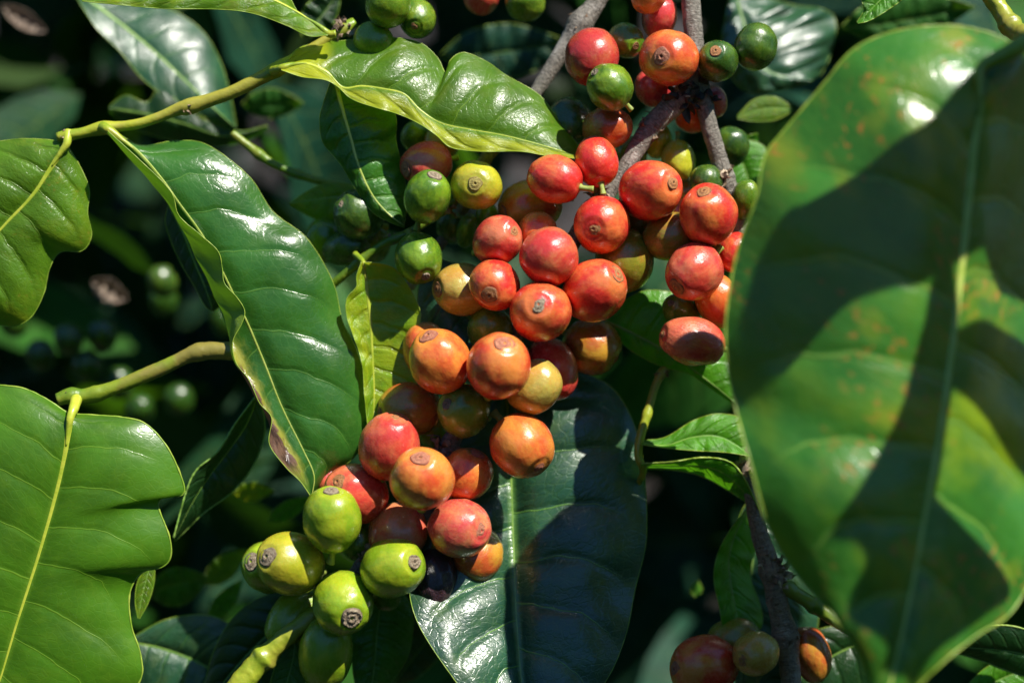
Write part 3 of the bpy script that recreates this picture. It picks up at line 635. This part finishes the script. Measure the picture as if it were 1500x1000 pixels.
# ------------------------------------------------------------------ coffee cherries
def body_mesh(seed, wr=0.0, groove=False, nseg=48, nr_=40):
    V = []; F = []
    th = np.linspace(0, np.pi, nr_)
    for t in th:
        r = np.sin(t) ** .96; z = np.cos(t)
        z = z * (1 - .05 * (abs(z) > .0) * max(0, abs(z) - .9) * 10)
        r *= 1 + .03 * (-z)                                    # a little fuller towards the stalk
        for k in range(nseg):
            a = 2 * np.pi * k / nseg
            V.append((r * math.cos(a) * 1.02, r * math.sin(a) * .965, z))
    V = np.array(V)
    d = V / (np.linalg.norm(V, axis=1)[:, None] + 1e-9)
    dsp = .045 * noise3(d, seed, 1.6) + .010 * noise3(d, seed + 1, 4)
    # a ridge-like seam where the two seeds meet
    dsp += -.02 * np.exp(-(d[:, 0] / .12) ** 2) * np.clip(1 - np.abs(d[:, 2]), 0, 1)
    if wr:
        ang = np.arctan2(d[:, 1], d[:, 0])
        dsp += wr * (-.05 * np.abs(np.sin(ang * 5 + 2 * d[:, 2] + noise3(d, seed + 4, 2))) - .03 * noise3(d, seed + 7, 5)) * np.sin(np.arccos(np.clip(d[:, 2], -1, 1)))
    if groove:
        g = np.exp(-((d[:, 1] + .75) / .16) ** 2) * np.clip(1.1 - np.abs(d[:, 2]), 0, 1) * (d[:, 0] > -.9)
        dsp -= .12 * g
    V = V * (1 + dsp)[:, None]
    # ring groove round the disc
    rho = np.hypot(V[:, 0], V[:, 1]); top = V[:, 2] > 0
    V[:, 2] -= top * .03 * np.exp(-((rho - .33) / .045) ** 2)
    for i in range(nr_ - 1):
        for k in range(nseg):
            a = i * nseg + k; b = i * nseg + (k + 1) % nseg
            F.append((a, a + nseg, b + nseg, b))
    me = bpy.data.meshes.new('cherry_body'); me.from_pydata(V.tolist(), [], F); me.polygons.foreach_set('use_smooth', [True] * len(F)); me.update()
    me.materials.append(None)
    return me
def disc_mesh(seed, crown=0.0):
    r_ = np.random.default_rng(seed)
    prof = [(0, -.05), (.03, -.045), (.05, -.005), (.085, .018), (.12, .022), (.16, .010), (.20, .004), (.24, .006), (.27, .012), (.295, .022), (.315, .016), (.33, -.01), (.34, -.05)]
    if crown: prof = [(0, -.04), (.04, -.03), (.07, .02), (.10, .05), (.13, .05), (.16, .01), (.20, .02), (.235, .06), (.26, .075), (.285, .06), (.31, .02), (.335, -.05)]
    seg = 40; V = []; F = []
    for i, (r, h) in enumerate(prof):
        for k in range(seg):
            a = 2 * np.pi * k / seg
            j = 1 + .05 * math.sin(3 * a + seed) + .04 * math.sin(5 * a + seed * 2) + (.03 + .05 * crown) * (r_.random() - .5)
            rr = r * j
            hh = h * (.72 - .05 * crown) * (1 + (.5 + 1.1 * crown) * (r_.random() - .5)) + .004 * (r_.random() - .5)
            V.append((rr * math.cos(a), rr * math.sin(a), math.sqrt(max(0, 1 - rr * rr)) * .985 - .012 + hh))
    for i in range(len(prof) - 1):
        for k in range(seg):
            a = i * seg + k; b = i * seg + (k + 1) % seg
            F.append((a, b, b + seg, a + seg))
    me = bpy.data.meshes.new('calyx'); me.from_pydata(V, [], F); me.polygons.foreach_set('use_smooth', [True] * len(F)); me.update()
    me.materials.append(None)
    return me
def stalk_mesh():
    pts = np.array([(0, 0, -.93), (0.0, 0, -1.05), (.03, 0, -1.2), (.08, .02, -1.42)])
    P = crom(pts, 14); V, F = tube(P, np.interp(np.linspace(0, 1, 14), [0, .2, .6, 1], [.17, .12, .11, .15]), 14, flat=np.array([0, 1, 0]))
    me = bpy.data.meshes.new('stalk'); me.from_pydata(V.tolist(), [], F); me.polygons.foreach_set('use_smooth', [True] * len(F)); me.update()
    me.materials.append(M_stalk); return me
BODIES = [body_mesh(50 + i) for i in range(6)]; BWR = body_mesh(70, 1.0); BGR = body_mesh(71, .25, True)
DISCS = [disc_mesh(80 + i) for i in range(4)]; CROWNS = [disc_mesh(90 + i, 1.0) for i in range(4)]
STALK = stalk_mesh()
PAL = {  # main, second, disc, kwargs
    'R': ((.60, .030, .022), (.70, .18, .05), 'tan', dict(bias=-.24, axial=.22)),
    'R2': ((.58, .045, .036), (.64, .17, .07), 'tan', dict(bias=-.20, axial=.25)),
    'P': ((.60, .055, .055), (.60, .22, .10), 'red', dict(bias=-.08, axial=.1)),
    'RO': ((.62, .045, .020), (.72, .24, .05), 'red', dict(bias=-.35, axial=.75)),
    'O': ((.62, .085, .024), (.70, .24, .045), 'red', dict(bias=-.02, axial=.40)),
    'B': ((.48, .09, .022), (.50, .26, .03), 'tan', dict(bias=.0, axial=.3)),
    'T': ((.50, .28, .05), (.46, .36, .07), 'tan', dict(bias=0, axial=-.3)),
    'Y': ((.36, .38, .018), (.54, .48, .03), 'grey', dict(bias=0, axial=.1, tipc=(.35, .33, .03))),
    'G': ((.20, .33, .012), (.33, .42, .02), 'grey', dict(bias=-.05, axial=.1)),
    'G2': ((.075, .165, .010), (.19, .29, .014), 'grey', dict(bias=-.15, axial=0)),
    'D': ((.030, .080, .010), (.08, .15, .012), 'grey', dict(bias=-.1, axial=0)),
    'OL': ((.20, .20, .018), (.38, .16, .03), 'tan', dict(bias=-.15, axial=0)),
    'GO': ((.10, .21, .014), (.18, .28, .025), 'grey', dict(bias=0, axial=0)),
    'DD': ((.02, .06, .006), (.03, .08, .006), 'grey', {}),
    'K': ((.022, .010, .016), (.05, .018, .026), 'red', dict(rough=.5, wrinkle=1.0)),
}
# x, y, b (half width), a (half length), disc (x, y[, -1 = on the far side]), depth, palette, label, extras
CH = [
 (486,761,42,50,(485,719),62,'G','plump yellow-green cherry standing upright above the yellow one at the lower left of the cluster',{}),
 (425,825,44,53,(392,815),45,'Y','yellow cherry lying sideways with a grey disc at its left end',{}),
 (396,830,38,46,(369,822),8,'G','green cherry mostly hidden behind the yellow one, leftmost in the cluster',{}),
 (502,883,44,49,(515,904),66,'G','lime green cherry with a wide pale grey disc facing the viewer, above the growing tip',{'crown':1,'ds':1.15}),
 (576,832,44,50,(606,823),60,'G','round green cherry with grey disc touching the black dried cherry',{'crown':1}),
 (477,955,40,56,(472,1004,-1),14,'G','long green cherry hanging lowest of the cluster by the bottom edge',{}),
 (434,904,36,54,(470,862,-1),6,'G','green cherry behind the thick green tip below the yellow cherry',{}),
 (636,846,34,43,(636,888),34,'K','shrivelled purple-black dried cherry beneath the pink one',{'body':'wr'}),
 (674,773,43,46,(704,777),52,'P','dusky pink-red cherry with its disc facing right above the ochre one',{}),
 (697,812,38,42,(715,780,-1),16,'B','ochre brown cherry peeking out below the dusky pink cherry',{}),
 (584,779,41,43,(600,740,-1),32,'P','matte pinkish orange cherry between two green ones with no disc in sight',{'bias':.25}),
 (618,701,45,47,(616,671),72,'O','smooth orange cherry with a brown disc on top next to a red-tipped one',{}),
 (683,695,37,40,(700,664),38,'O','orange cherry with a thin scratch and red underside just right of the smooth orange one',{'bias':-.1,'axial':.6}),
 (522,722,42,50,(495,706),48,'R2','coral red cherry lying behind the upright yellow-green one',{'bias':.1}),
 (478,702,28,32,(455,690,-1),20,'R2','small dark red cherry squeezed against the tip of the long folded leaf',{}),
 (570,654,43,51,(580,612),58,'R2','rosy red upright cherry under the shaded orange-brown one',{'bias':.05}),
 (599,601,40,46,(556,604),26,'B','orange-brown cherry half in shade left of the olive green one',{}),
 (679,601,37,41,(655,592),52,'GO','olive green cherry with a rough silvery disc surrounded by orange ones',{'crown':1}),
 (636,632,24,28,(640,650,-1),-12,'G','yellow-green cherry glimpsed behind the olive one beside the branch',{}),
 (644,528,44,48,(627,492),62,'O','orange cherry with an oval disc at its top, overlapping its twin',{'bias':-.08}),
 (625,512,35,40,(615,470,-1),28,'O','orange twin cherry hidden behind the orange one with the oval disc',{'bias':.1}),
 (730,536,47,49,(739,504),76,'RO','large orange-red cherry in the very middle with a neat ringed disc on top',{}),
 (783,567,37,43,(755,597,-1),48,'T','pale tan cherry with a soft glint between the orange-red and red ones',{}),
 (808,540,37,48,(800,500,-1),44,'R2','tall red cherry behind the pale tan one',{'bias':-.05}),
 (764,652,46,49,(790,684),62,'O','separate orange cherry with a dark pitted disc at its bottom right',{'bias':.05}),
 (867,507,40,42,(906,527),28,'B','brownish orange cherry above the dark glossy leaf, disc turned away right',{'bias':.05}),
 (792,457,43,45,(789,446),72,'R','glossy red cherry with a grey disc above the tall red one',{'bias':.03,'disc':'grey'}),
 (871,425,43,49,(904,402),60,'R','deep red cherry with its disc at the upper right, beside the shaded olive one',{}),
 (725,418,36,38,(717,432),62,'R','smaller red cherry with its disc low on the face, overlapping the ochre one',{'bias':.05}),
 (678,424,38,44,(641,424),30,'T','ochre yellow cherry lying sideways behind the smaller red one',{'bias':.1}),
 (804,376,42,43,(835,350,-1),62,'R2','red cherry with a brown scarred patch on its right shoulder',{'scar':(.75,-.15,.35),'bias':.02}),
 (729,352,34,40,(752,338),48,'R2','coral red cherry leaning right above the smaller red one',{'bias':-.02}),
 (787,340,29,30,(800,320,-1),30,'O','small orange cherry peeping between two red ones at the top of the cluster',{}),
 (882,329,41,43,(870,335),58,'R','red cherry whose prominent brown disc faces the viewer, left of the bright one',{'bias':.02,'disc':'tan','ds':1.1}),
 (953,279,42,49,(985,268),58,'R','bright red cherry with disc near its right end',{'bias':.0}),
 (1038,314,42,46,(1031,281),58,'R','bright orange-red cherry with ringed disc on top near the spotted leaf',{'bias':.05}),
 (982,346,36,41,(950,350,-1),26,'OL','olive cherry blushed with orange between the two brightest red ones',{'bias':.1}),
 (915,382,42,46,(925,425,-1),16,'OL','shaded dark olive cherry behind the deep red one',{'bias':-.2}),
 (1017,398,40,44,(991,420),38,'R2','rosy red cherry with its disc at the lower left above the small green one',{'bias':.02}),
 (1076,370,26,30,(1090,340,-1),20,'R','red cherry almost covered by the edge of the big spotted leaf',{}),
 (1053,441,34,44,(1030,405),26,'O','orange-red cherry cut off by the edge of the big spotted leaf',{'bias':-.2}),
 (998,456,25,32,(983,444),18,'GO','small olive green cherry wedged above the wrinkled red one',{'crown':1}),
 (1014,500,36,49,(971,490),84,'R2','slightly wrinkled dark red cherry with a purple furrow along its top',{'body':'gr','bias':.1}),
 (989,314,22,24,(990,290,-1),-6,'O','sliver of an orange cherry behind the bright red pair at the right',{}),
 (938,322,33,34,(920,330,-1),4,'OL','brownish olive cherry behind the bright red one by the pale branch',{}),
 (813,263,34,41,(777,252,-1),50,'R','oval red cherry pointing left under the tip of the twisted leaf',{'bias':.02,'stalk':1}),
 (874,236,32,37,(868,205,-1),44,'R','red cherry with a thin pale stalk right under the tip of the twisted leaf',{'bias':-.02,'stalk':1}),
 (777,302,37,48,(736,312),18,'B','shaded orange-brown cherry with a yellow rim behind the oval red one',{'bias':-.12}),
 (890,188,31,39,(860,195,-1),18,'B','orange cherry just above the tip of the twisted leaf on the grey branch',{'bias':-.1}),
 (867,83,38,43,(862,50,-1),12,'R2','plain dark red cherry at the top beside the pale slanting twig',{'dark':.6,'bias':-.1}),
 (893,128,33,35,(872,107),40,'G2','green cherry with a small disc at its upper left, below the dark red one',{'crown':.5}),
 (917,60,25,29,(931,67),4,'G2','small green cherry with a tan disc squeezed between red and orange ones at the top',{'crown':.5,'disc':'tan'}),
 (980,84,41,43,(969,83),42,'O','orange cherry at the top with a large ringed disc facing the viewer',{'bias':-.25,'ds':1.15}),
 (1051,90,29,34,(1048,75),26,'D','dark green cherry with a brown disc directly right of the topmost orange one',{'disc':'tan'}),
 (1107,69,31,35,(1118,40,-1),24,'D','leaning dark green cherry with a lit rim before the crumpled glossy leaf',{}),
 (966,26,25,31,(960,60,-1),-30,'P','pink-red cherry behind the topmost orange one',{'bias':-.3}),
 (950,-8,26,28,(940,15),16,'O','orange-brown cherry cut by the top edge above the fork of the branch',{}),
 (957,129,27,30,(945,120,-1),-40,'P','bright pink cherry deep behind the fork of the branch',{'bias':-.3}),
 (834,179,33,36,(820,150,-1),-30,'D','dim green cherry behind the pointed tip of the twisted leaf',{}),
 (1013,168,25,28,(1010,150,-1),-55,'O','fiery orange cherry seen through the gap of the branch fork',{}),
 (964,207,20,26,(960,230,-1),-60,'G','yellow-green cherry in the gap between the two woody branches, upper of two',{}),
 (994,235,24,30,(996,262),-56,'Y','olive yellow cherry in the gap between the two woody branches, lower of two',{}),
 (1091,292,20,30,(1085,320,-1),-4,'G2','green cherry half behind the spotted leaf next to the woody twig',{}),
 (1034,268,24,27,(1034,300,-1),0,'D','dark green cherry behind the bright orange-red one with the ringed disc',{}),
 (624,241,33,38,(594,248),-2,'P','pinkish red cherry lying above two green ones under the twisted leaf',{'bias':-.25}),
 (626,288,34,40,(637,257),24,'G2','smooth mid green cherry below the pinkish red one',{}),
 (698,271,36,38,(696,269),24,'Y','round yellow-green cherry staring at the viewer with its ringed disc',{'disc':'olive','ds':1.1}),
 (613,378,34,39,(623,404),24,'G2','deep green cherry with a rough disc pointing down above the young yellow leaf',{'crown':1}),
 (526,314,36,38,(500,300),-40,'D','dark green cherry behind the drooping shaded leaf',{}),
 (607,199,19,24,(600,215,-1),-45,'G2','small green cherry tucked under the lower rim of the twisted leaf, left of two',{}),
 (648,209,24,27,(660,220,-1),-38,'OL','olive cherry tucked under the lower rim of the twisted leaf, right of two',{}),
 (507,364,25,40,(480,370,-1),-75,'D','dim dark green cherry deep left of the deep green one with the rough disc',{}),
 (684,338,15,30,(680,360,-1),-42,'G2','narrow green cherry in the shadow behind the coral red one',{}),
 (714,318,16,22,(716,340,-1),-48,'G','bright yellow-green cherry glimpsed below the round yellow-green one',{}),
 (568,6,33,36,(560,30,-1),14,'G2','green cherry at the top edge over the yellow base of the twisted leaf',{'bias':.2}),
 (611,28,27,30,(608,39),6,'G2','green cherry with a brown disc second in the row at the top edge',{'disc':'tan','bias':.15}),
 (548,62,29,31,(560,80,-1),-4,'G','yellow-green cherry sinking behind the upper rim of the twisted leaf',{}),
 (705,-6,26,28,(700,20,-1),-110,'R2','blurred red cherry at the top edge beside a blurred green one',{}),
 (769,2,28,30,(770,30,-1),-95,'G2','blurred green cherry at the top edge beside a blurred red one',{}),
 (1031,976,44,52,(990,980),-8,'RO','large red cherry at the bottom edge left of the woody twig',{'bias':-.05}),
 (1107,957,32,35,(1087,967),30,'T','ochre cherry with a split pale glint in front of the woody twig at the bottom',{'disc':'tan'}),
 (1076,936,32,40,(1040,940,-1),-44,'OL','olive cherry behind the large red one at the bottom edge',{}),
 (1188,958,28,42,(1200,1000,-1),-40,'B','orange-brown cherry half hidden right of the woody twig at the bottom',{'bias':-.1}),
 (524,788,28,34,(520,760,-1),4,'G2','shaded green cherry behind the upright yellow-green one',{}),
 (567,871,20,24,(570,900,-1),8,'GO','olive cherry barely visible under the round green one with the grey disc',{}),
 (476,352,28,34,(470,380,-1),-95,'G2','green cherry deep at the far left of the upper green ones',{}),
 (545,352,27,33,(550,380,-1),-110,'G2','green cherry deep under the drooping shaded leaf',{}),
 (664,330,24,28,(660,350,-1),-80,'D','dark green cherry in the gap left of the coral red one',{}),
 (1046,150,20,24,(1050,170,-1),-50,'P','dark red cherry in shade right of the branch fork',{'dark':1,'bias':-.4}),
 (1070,215,26,30,(1070,240,-1),-95,'D','blurred dark green cherry right of the hanging woody twig',{}),
 (925,225,22,26,(930,250,-1),-70,'G2','green cherry behind the grey branch under the fork',{}),
 (1003,285,22,26,(1000,300,-1),-40,'OL','olive cherry hidden between the grey branch and the bright red pair',{}),
 (760,330,26,30,(760,350,-1),-20,'GO','shaded olive cherry under the orange-brown one with the yellow rim',{}),
 (718,483,32,36,(710,510,-1),26,'GO','shaded olive cherry behind the large orange-red one in the middle',{}),
]
def eff(c):  return (c[2] + c[3]) / 2
pos = [[c[0], c[1], c[5]] for c in CH]
for it in range(60):      # ripe neighbours press against each other rather than into each other
    mv = 0
    for i in range(len(CH)):
        for j in range(i + 1, len(CH)):
            dx = pos[i][0] - pos[j][0]; dy = pos[i][1] - pos[j][1]; rs = (eff(CH[i]) + eff(CH[j])) * .955
            d2 = dx * dx + dy * dy
            if d2 >= rs * rs: continue
            need = math.sqrt(rs * rs - d2); dz = pos[i][2] - pos[j][2]
            if abs(dz) < need:
                s = 1 if dz >= 0 else -1; p = min(4, (need - abs(dz)) * .5)
                fi = CH[i][5] >= CH[j][5]
                s = 1 if fi else -1
                pos[i][2] += s * p * .4; pos[j][2] -= s * p * .6; mv += p
    if mv < .5: break
def add_cherry(i, cx, cy, b, a, disc, z, pal, label, ex, group=None):
    c0 = W(cx, cy, z); k = (DIST - z * MM) / DIST
    u = np.array([(disc[0] - cx) / (a * .96), -(disc[1] - cy) / (a * .96)]); l = np.hypot(*u)
    if l > .97: u *= .97 / l; l = .97
    back = len(disc) > 2; uz = math.sqrt(1 - l * l) * (-1 if back else 1)
    # directions are given as seen from the lens: correct for the line of sight to this cherry
    los = c0 - (T0 - F_ * DIST); los /= np.linalg.norm(los)
    ax = R_ * u[0] + U_ * u[1] - F_ * uz
    q = Vector(F_).rotation_difference(Vector(los)); ax = q @ Vector(ax)
    rot = ax.to_track_quat('Z', 'Y').to_matrix().to_4x4() @ Matrix.Rotation(random.random() * 6.28 if 'body' not in ex or ex['body'] == 'wr' else 0, 4, 'Z')
    me0 = {'wr': BWR, 'gr': BGR}.get(ex.get('body'), BODIES[i % 6])
    A, B, dm, kw = PAL[pal]; kw = dict(kw)
    if 'bias' in ex: kw['bias'] = kw.get('bias', 0) + ex['bias']
    if 'axial' in ex: kw['axial'] = ex['axial']
    if 'scar' in ex: kw['scar'] = ex['scar']
    if ex.get('body') == 'gr': kw['wrinkle'] = .35
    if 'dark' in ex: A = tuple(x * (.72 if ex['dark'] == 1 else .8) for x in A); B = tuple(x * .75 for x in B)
    jr = random.uniform(.92, 1.08)
    mat = cherry_mat('cherry_skin', tuple(x * jr for x in A), tuple(x * random.uniform(.92, 1.06) for x in B), seed=i * 1.37 + .5, **kw)
    o = bpy.data.objects.new('coffee_cherry', me0); col.objects.link(o)
    sc_ = (b * MM * k * 1.045, b * MM * k * 1.045, a * MM * k * 1.03)
    o.matrix_world = Matrix.Translation(Vector(c0)) @ rot @ Matrix.Diagonal((*sc_, 1))
    if not o.data.materials[0]: o.data.materials[0] = mat
    o.material_slots[0].link = 'OBJECT'; o.material_slots[0].material = mat
    if ex.get('body') == 'gr':     # roll so that the furrow faces the sky
        pass
    tag(o, label, 'coffee cherry', group or 'coffee cherries on the branches')
    dsc = bpy.data.objects.new('calyx_disc', (CROWNS if ex.get('crown') else DISCS)[i % 4]); col.objects.link(dsc)
    dsc.parent = o; s = .80 * ex.get('ds', 1.0) * (1.0 + .20 * math.sin(i * 7)); dsc.scale = (s, s * (1 + .14 * math.sin(i)), 1.0)
    dsc.location = (0, 0, .004)
    dmn = ex.get('disc', dm)
    if not dsc.data.materials[0]: dsc.data.materials[0] = M_disc[dmn]
    dsc.material_slots[0].link = 'OBJECT'; dsc.material_slots[0].material = M_disc[dmn]
    if back and not ex.get('stalk'): return o
    st = bpy.data.objects.new('stalk', STALK); col.objects.link(st); st.parent = o
    return o
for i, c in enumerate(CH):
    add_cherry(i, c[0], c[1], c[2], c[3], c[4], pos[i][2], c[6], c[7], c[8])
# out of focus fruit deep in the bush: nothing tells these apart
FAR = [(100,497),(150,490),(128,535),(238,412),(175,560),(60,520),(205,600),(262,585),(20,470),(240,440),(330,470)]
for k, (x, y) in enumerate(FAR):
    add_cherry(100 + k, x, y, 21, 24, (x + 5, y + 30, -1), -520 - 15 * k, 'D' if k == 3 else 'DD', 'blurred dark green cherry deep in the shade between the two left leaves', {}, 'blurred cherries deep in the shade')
# ------------------------------------------------------------------ the rest of the bush and added light-blocking foliage
def leaf_cloud(name, n, xr, yr, zr, size, mats, label=None, seed=0, face=0.6, reject=None, group=None):
    """many simple curved leaves in one mesh; ranges in metres in the plant frame"""
    r = np.random.default_rng(seed); V = []; F = []; mi = []; UV = []
    m = 8; w = [-1, -.5, 0, .5, 1]
    for q in range(n):
        for _ in range(200):
            x = r.uniform(*xr); y = r.uniform(*yr); z = r.uniform(*zr)
            if reject is None or not reject(x, y, z): break
        c = T0 + R_ * x + U_ * y - F_ * z
        L = size * r.uniform(.7, 1.25); Wd = L * r.uniform(.17, .23)
        d = np.array([r.normal(), r.normal() * .6, -abs(r.normal()) * .9 - .1]); d /= np.linalg.norm(d)
        nn = face * (-F_ * .6 + np.array([0, 0, .7])) + r.normal(size=3) * .45; s = np.cross(d, nn); s /= np.linalg.norm(s); nn = np.cross(s, d)
        o = len(V); curl = r.uniform(.1, .5); ph = r.random() * 6; cup = r.uniform(.05, .3)
        for i in range(m + 1):
            t = i / m; ww = Wd * (math.sin(math.pi * t ** .85) ** .8 if 0 < t < 1 else .02)
            pc = c + d * L * (t - .5) - nn * curl * L * (t - .5) ** 2
            for u in w:
                V.append(pc + s * u * ww + nn * (abs(u) * cup * ww + .12 * ww * math.sin(t * 14 + ph + u) * abs(u))); UV.append(((u + 1) / 2, t))
        k = r.integers(len(mats))
        for i in range(m):
            for j in range(4):
                a = o + i * 5 + j; F.append((a, a + 1, a + 6, a + 5)); mi.append(int(k))
    o_ = mesh_obj(name, V, F, mats, None, T0, UV, midx=mi)
    tag(o_, label, 'foliage', group, 'stuff'); return o_
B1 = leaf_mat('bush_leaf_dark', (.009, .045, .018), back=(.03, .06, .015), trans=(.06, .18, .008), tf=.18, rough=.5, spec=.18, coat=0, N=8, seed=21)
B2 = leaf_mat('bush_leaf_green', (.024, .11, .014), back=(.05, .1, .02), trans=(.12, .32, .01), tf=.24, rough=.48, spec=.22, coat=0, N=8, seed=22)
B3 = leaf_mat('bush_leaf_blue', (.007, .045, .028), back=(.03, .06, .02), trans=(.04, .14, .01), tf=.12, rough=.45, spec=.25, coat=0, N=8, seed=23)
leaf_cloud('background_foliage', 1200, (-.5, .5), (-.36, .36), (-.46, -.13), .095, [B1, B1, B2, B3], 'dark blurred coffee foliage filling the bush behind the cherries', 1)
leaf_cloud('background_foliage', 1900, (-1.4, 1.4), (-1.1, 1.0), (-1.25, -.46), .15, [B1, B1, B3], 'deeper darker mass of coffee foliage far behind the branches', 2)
leaf_cloud('added_shade_foliage', 560, (-.6, 1.3), (.16, 1.2), (-.42, -.12), .12, [B1, B2], 'added unseen foliage above the frame, put there to shade what lies behind', 3, face=.3)  # unseen canopy added to keep the sun off the background leaves
def rej(x, y, z):      # unseen bushes added behind the viewer to block the low sky, open above
    p = T0 + R_ * x + U_ * y - F_ * z; d = math.hypot(p[0], p[1])
    return d < 1.25 or d > 2.3 or p[2] < 0 or p[2] > 1.2 + d * .42
leaf_cloud('added_sky_blocker_foliage', 2600, (-2.3, 2.3), (-2.3, 2.3), (.0, 2.4), .26, [B1, B2], 'added unseen bushes around the viewer that block the low sky', 4, reject=rej)
DEAD = simple_mat('dead_leaf', (.10, .07, .05), (.26, .20, .15), .6, 60, .6, .002)
def dry(name, label, x, y, z, L, w, ang, seed):
    r = np.random.default_rng(seed); c = np.array([x, y]); d = np.array([math.cos(ang), -math.sin(ang)]); n = np.array([-d[1], d[0]])
    def P(t, s): q = c + d * L * (t - .5) + n * w * s; return (q[0], q[1])
    Mx = [P(t, .12 * math.sin(t * 5 + seed)) for t in (0, .33, .66, 1)]
    A = [P(0, 0), P(.25, .8), P(.6, 1), P(.85, .5), P(1, 0)]; Bx = [P(0, 0), P(.2, -.6), P(.5, -.9), P(.85, -.5), P(1, 0)]
    return leaf(name, label, Mx, A, Bx, DEAD, z=z, zA=30, zB=20, rib=0, ribmat=M_bract, N=8, seed=seed, quilt=3, ruf=28, nt=40, nu=8, cat='dry leaf', rimmat=DEAD, group='dry leaves caught in the bush')
dry('dry_leaf', 'blurred tan dry leaf near the top left corner', 35, 28, -560, 75, 14, -.55, 1)
dry('dry_leaf', 'blurred pale dry leaf in front of the far dark cherries', 160, 425, -560, 60, 18, -.5, 3)
# a few lit leaves and yellowing ones deeper in the bush that the photo shows as soft coloured patches
def far(label, x, y, z, L, w, ang, mat, seed):
    c = np.array([x, y]); d = np.array([math.cos(ang), -math.sin(ang)]); n = np.array([-d[1], d[0]])
    def P(t, s): q = c + d * L * (t - .5) + n * w * s; return (q[0], q[1])
    Mx = [P(t, .15 * math.sin(t * 3 + seed)) for t in (0, .33, .66, 1)]
    A = [P(0, 0), P(.2, .75), P(.5, 1), P(.8, .55), P(1, 0)]; Bx = [P(0, 0), P(.2, -.75), P(.5, -1), P(.8, -.55), P(1, 0)]
    return leaf('coffee_leaf', label, Mx, A, Bx, mat, z=z, zA=-10, zB=10, rib=2, ribmat=M_ribg, N=8, seed=seed, quilt=2, ruf=8, nt=50, nu=10)
far('soft green glowing leaf right of the shiny leaf tip', 400, 152, -390, 90, 22, 0, B2, 51)
far('yellow leaf with a brown tip below the long folded leaf', 372, 720, -225, 60, 14, .05, G_yel, 52)
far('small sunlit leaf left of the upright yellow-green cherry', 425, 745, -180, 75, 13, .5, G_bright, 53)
far('dark green leaf with a white glint below the lower left wavy leaf', 262, 858, -255, 90, 28, .3, G_shade, 54)
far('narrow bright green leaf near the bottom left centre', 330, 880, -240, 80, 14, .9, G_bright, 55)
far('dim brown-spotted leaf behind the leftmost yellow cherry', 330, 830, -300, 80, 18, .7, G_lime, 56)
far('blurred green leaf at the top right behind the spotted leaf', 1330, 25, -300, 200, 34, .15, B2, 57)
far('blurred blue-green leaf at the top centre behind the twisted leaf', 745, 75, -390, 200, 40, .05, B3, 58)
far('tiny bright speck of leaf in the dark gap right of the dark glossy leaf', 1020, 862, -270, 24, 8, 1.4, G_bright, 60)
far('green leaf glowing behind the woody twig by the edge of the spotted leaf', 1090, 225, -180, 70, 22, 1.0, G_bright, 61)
far('dark leaf with a lit edge between the green cherries and the glossy leaf', 620, 940, -150, 150, 30, 1.0, G_dark, 62)
far('dark green leaf left of the top green cherries', 470, 20, -180, 90, 24, .9, G_dark, 63)
# ground
S0 = simple_mat('soil', (.014, .010, .007), (.035, .024, .016), .9, 8, .8, .02)
g = mesh_obj('ground', [(-60, -60, 0), (60, -60, 0), (60, 60, 0), (-60, 60, 0)], [(0, 1, 2, 3)], S0, None, (0, 0, 0)); tag(g, 'dark soil under the bush', 'ground', None, 'structure')
# ------------------------------------------------------------------ light and camera
sun = bpy.data.lights.new('sun', 'SUN'); sun.energy = 5.0; sun.angle = math.radians(.55); sun.color = (1.0, .95, .86)
so = bpy.data.objects.new('sun', sun); col.objects.link(so)
so.rotation_euler = Vector(S_).to_track_quat('Z', 'Y').to_euler(); so.location = (0, 0, 3)
w = bpy.data.worlds.new('World'); sc.world = w; w.use_nodes = True; nt_ = w.node_tree
bg = nt_.nodes['Background']; sky = nt_.nodes.new('ShaderNodeTexSky'); sky.sky_type = 'NISHITA'; sky.sun_disc = False; sky.dust_density = .2; sky.ozone_density = 4.0
sky.sun_elevation = math.asin(S_[2]); sky.sun_rotation = math.atan2(S_[0], S_[1])
mxn = nt_.nodes.new('ShaderNodeMix'); mxn.data_type = 'RGBA'; mxn.blend_type = 'MULTIPLY'; mxn.inputs[0].default_value = 1.0
mxn.inputs[7].default_value = (.62, .92, 1.15, 1)          # clear deep-blue highland sky
nt_.links.new(sky.outputs[0], mxn.inputs[6]); nt_.links.new(mxn.outputs[2], bg.inputs[0]); bg.inputs[1].default_value = .07
cam = bpy.data.cameras.new('camera'); co = bpy.data.objects.new('camera', cam); col.objects.link(co); sc.camera = co
co.matrix_world = Matrix((( *[float(R_[0]), float(U_[0]), float(-F_[0])], float((T0 - F_ * DIST)[0])), (float(R_[1]), float(U_[1]), float(-F_[1]), float((T0 - F_ * DIST)[1])),
                          (float(R_[2]), float(U_[2]), float(-F_[2]), float((T0 - F_ * DIST)[2])), (0, 0, 0, 1)))
cam.sensor_width = 36; cam.lens = 36 * DIST / (1500 * MM)
cam.clip_start = .01; cam.clip_end = 200
cam.dof.use_dof = True; cam.dof.focus_distance = DIST - 62 * MM; cam.dof.aperture_fstop = 4.8; cam.dof.aperture_blades = 0
sc.view_settings.view_transform = 'Standard'; sc.view_settings.look = 'None'; sc.view_settings.gamma = 1; sc.view_settings.exposure = .7
sc.cycles.use_denoising = True; sc.cycles.max_bounces = 10; sc.cycles.transmission_bounces = 6; sc.cycles.diffuse_bounces = 4; sc.cycles.glossy_bounces = 3
sc.cycles.sample_clamp_indirect = 4; sc.cycles.caustics_reflective = False
sc.render.film_transparent = False
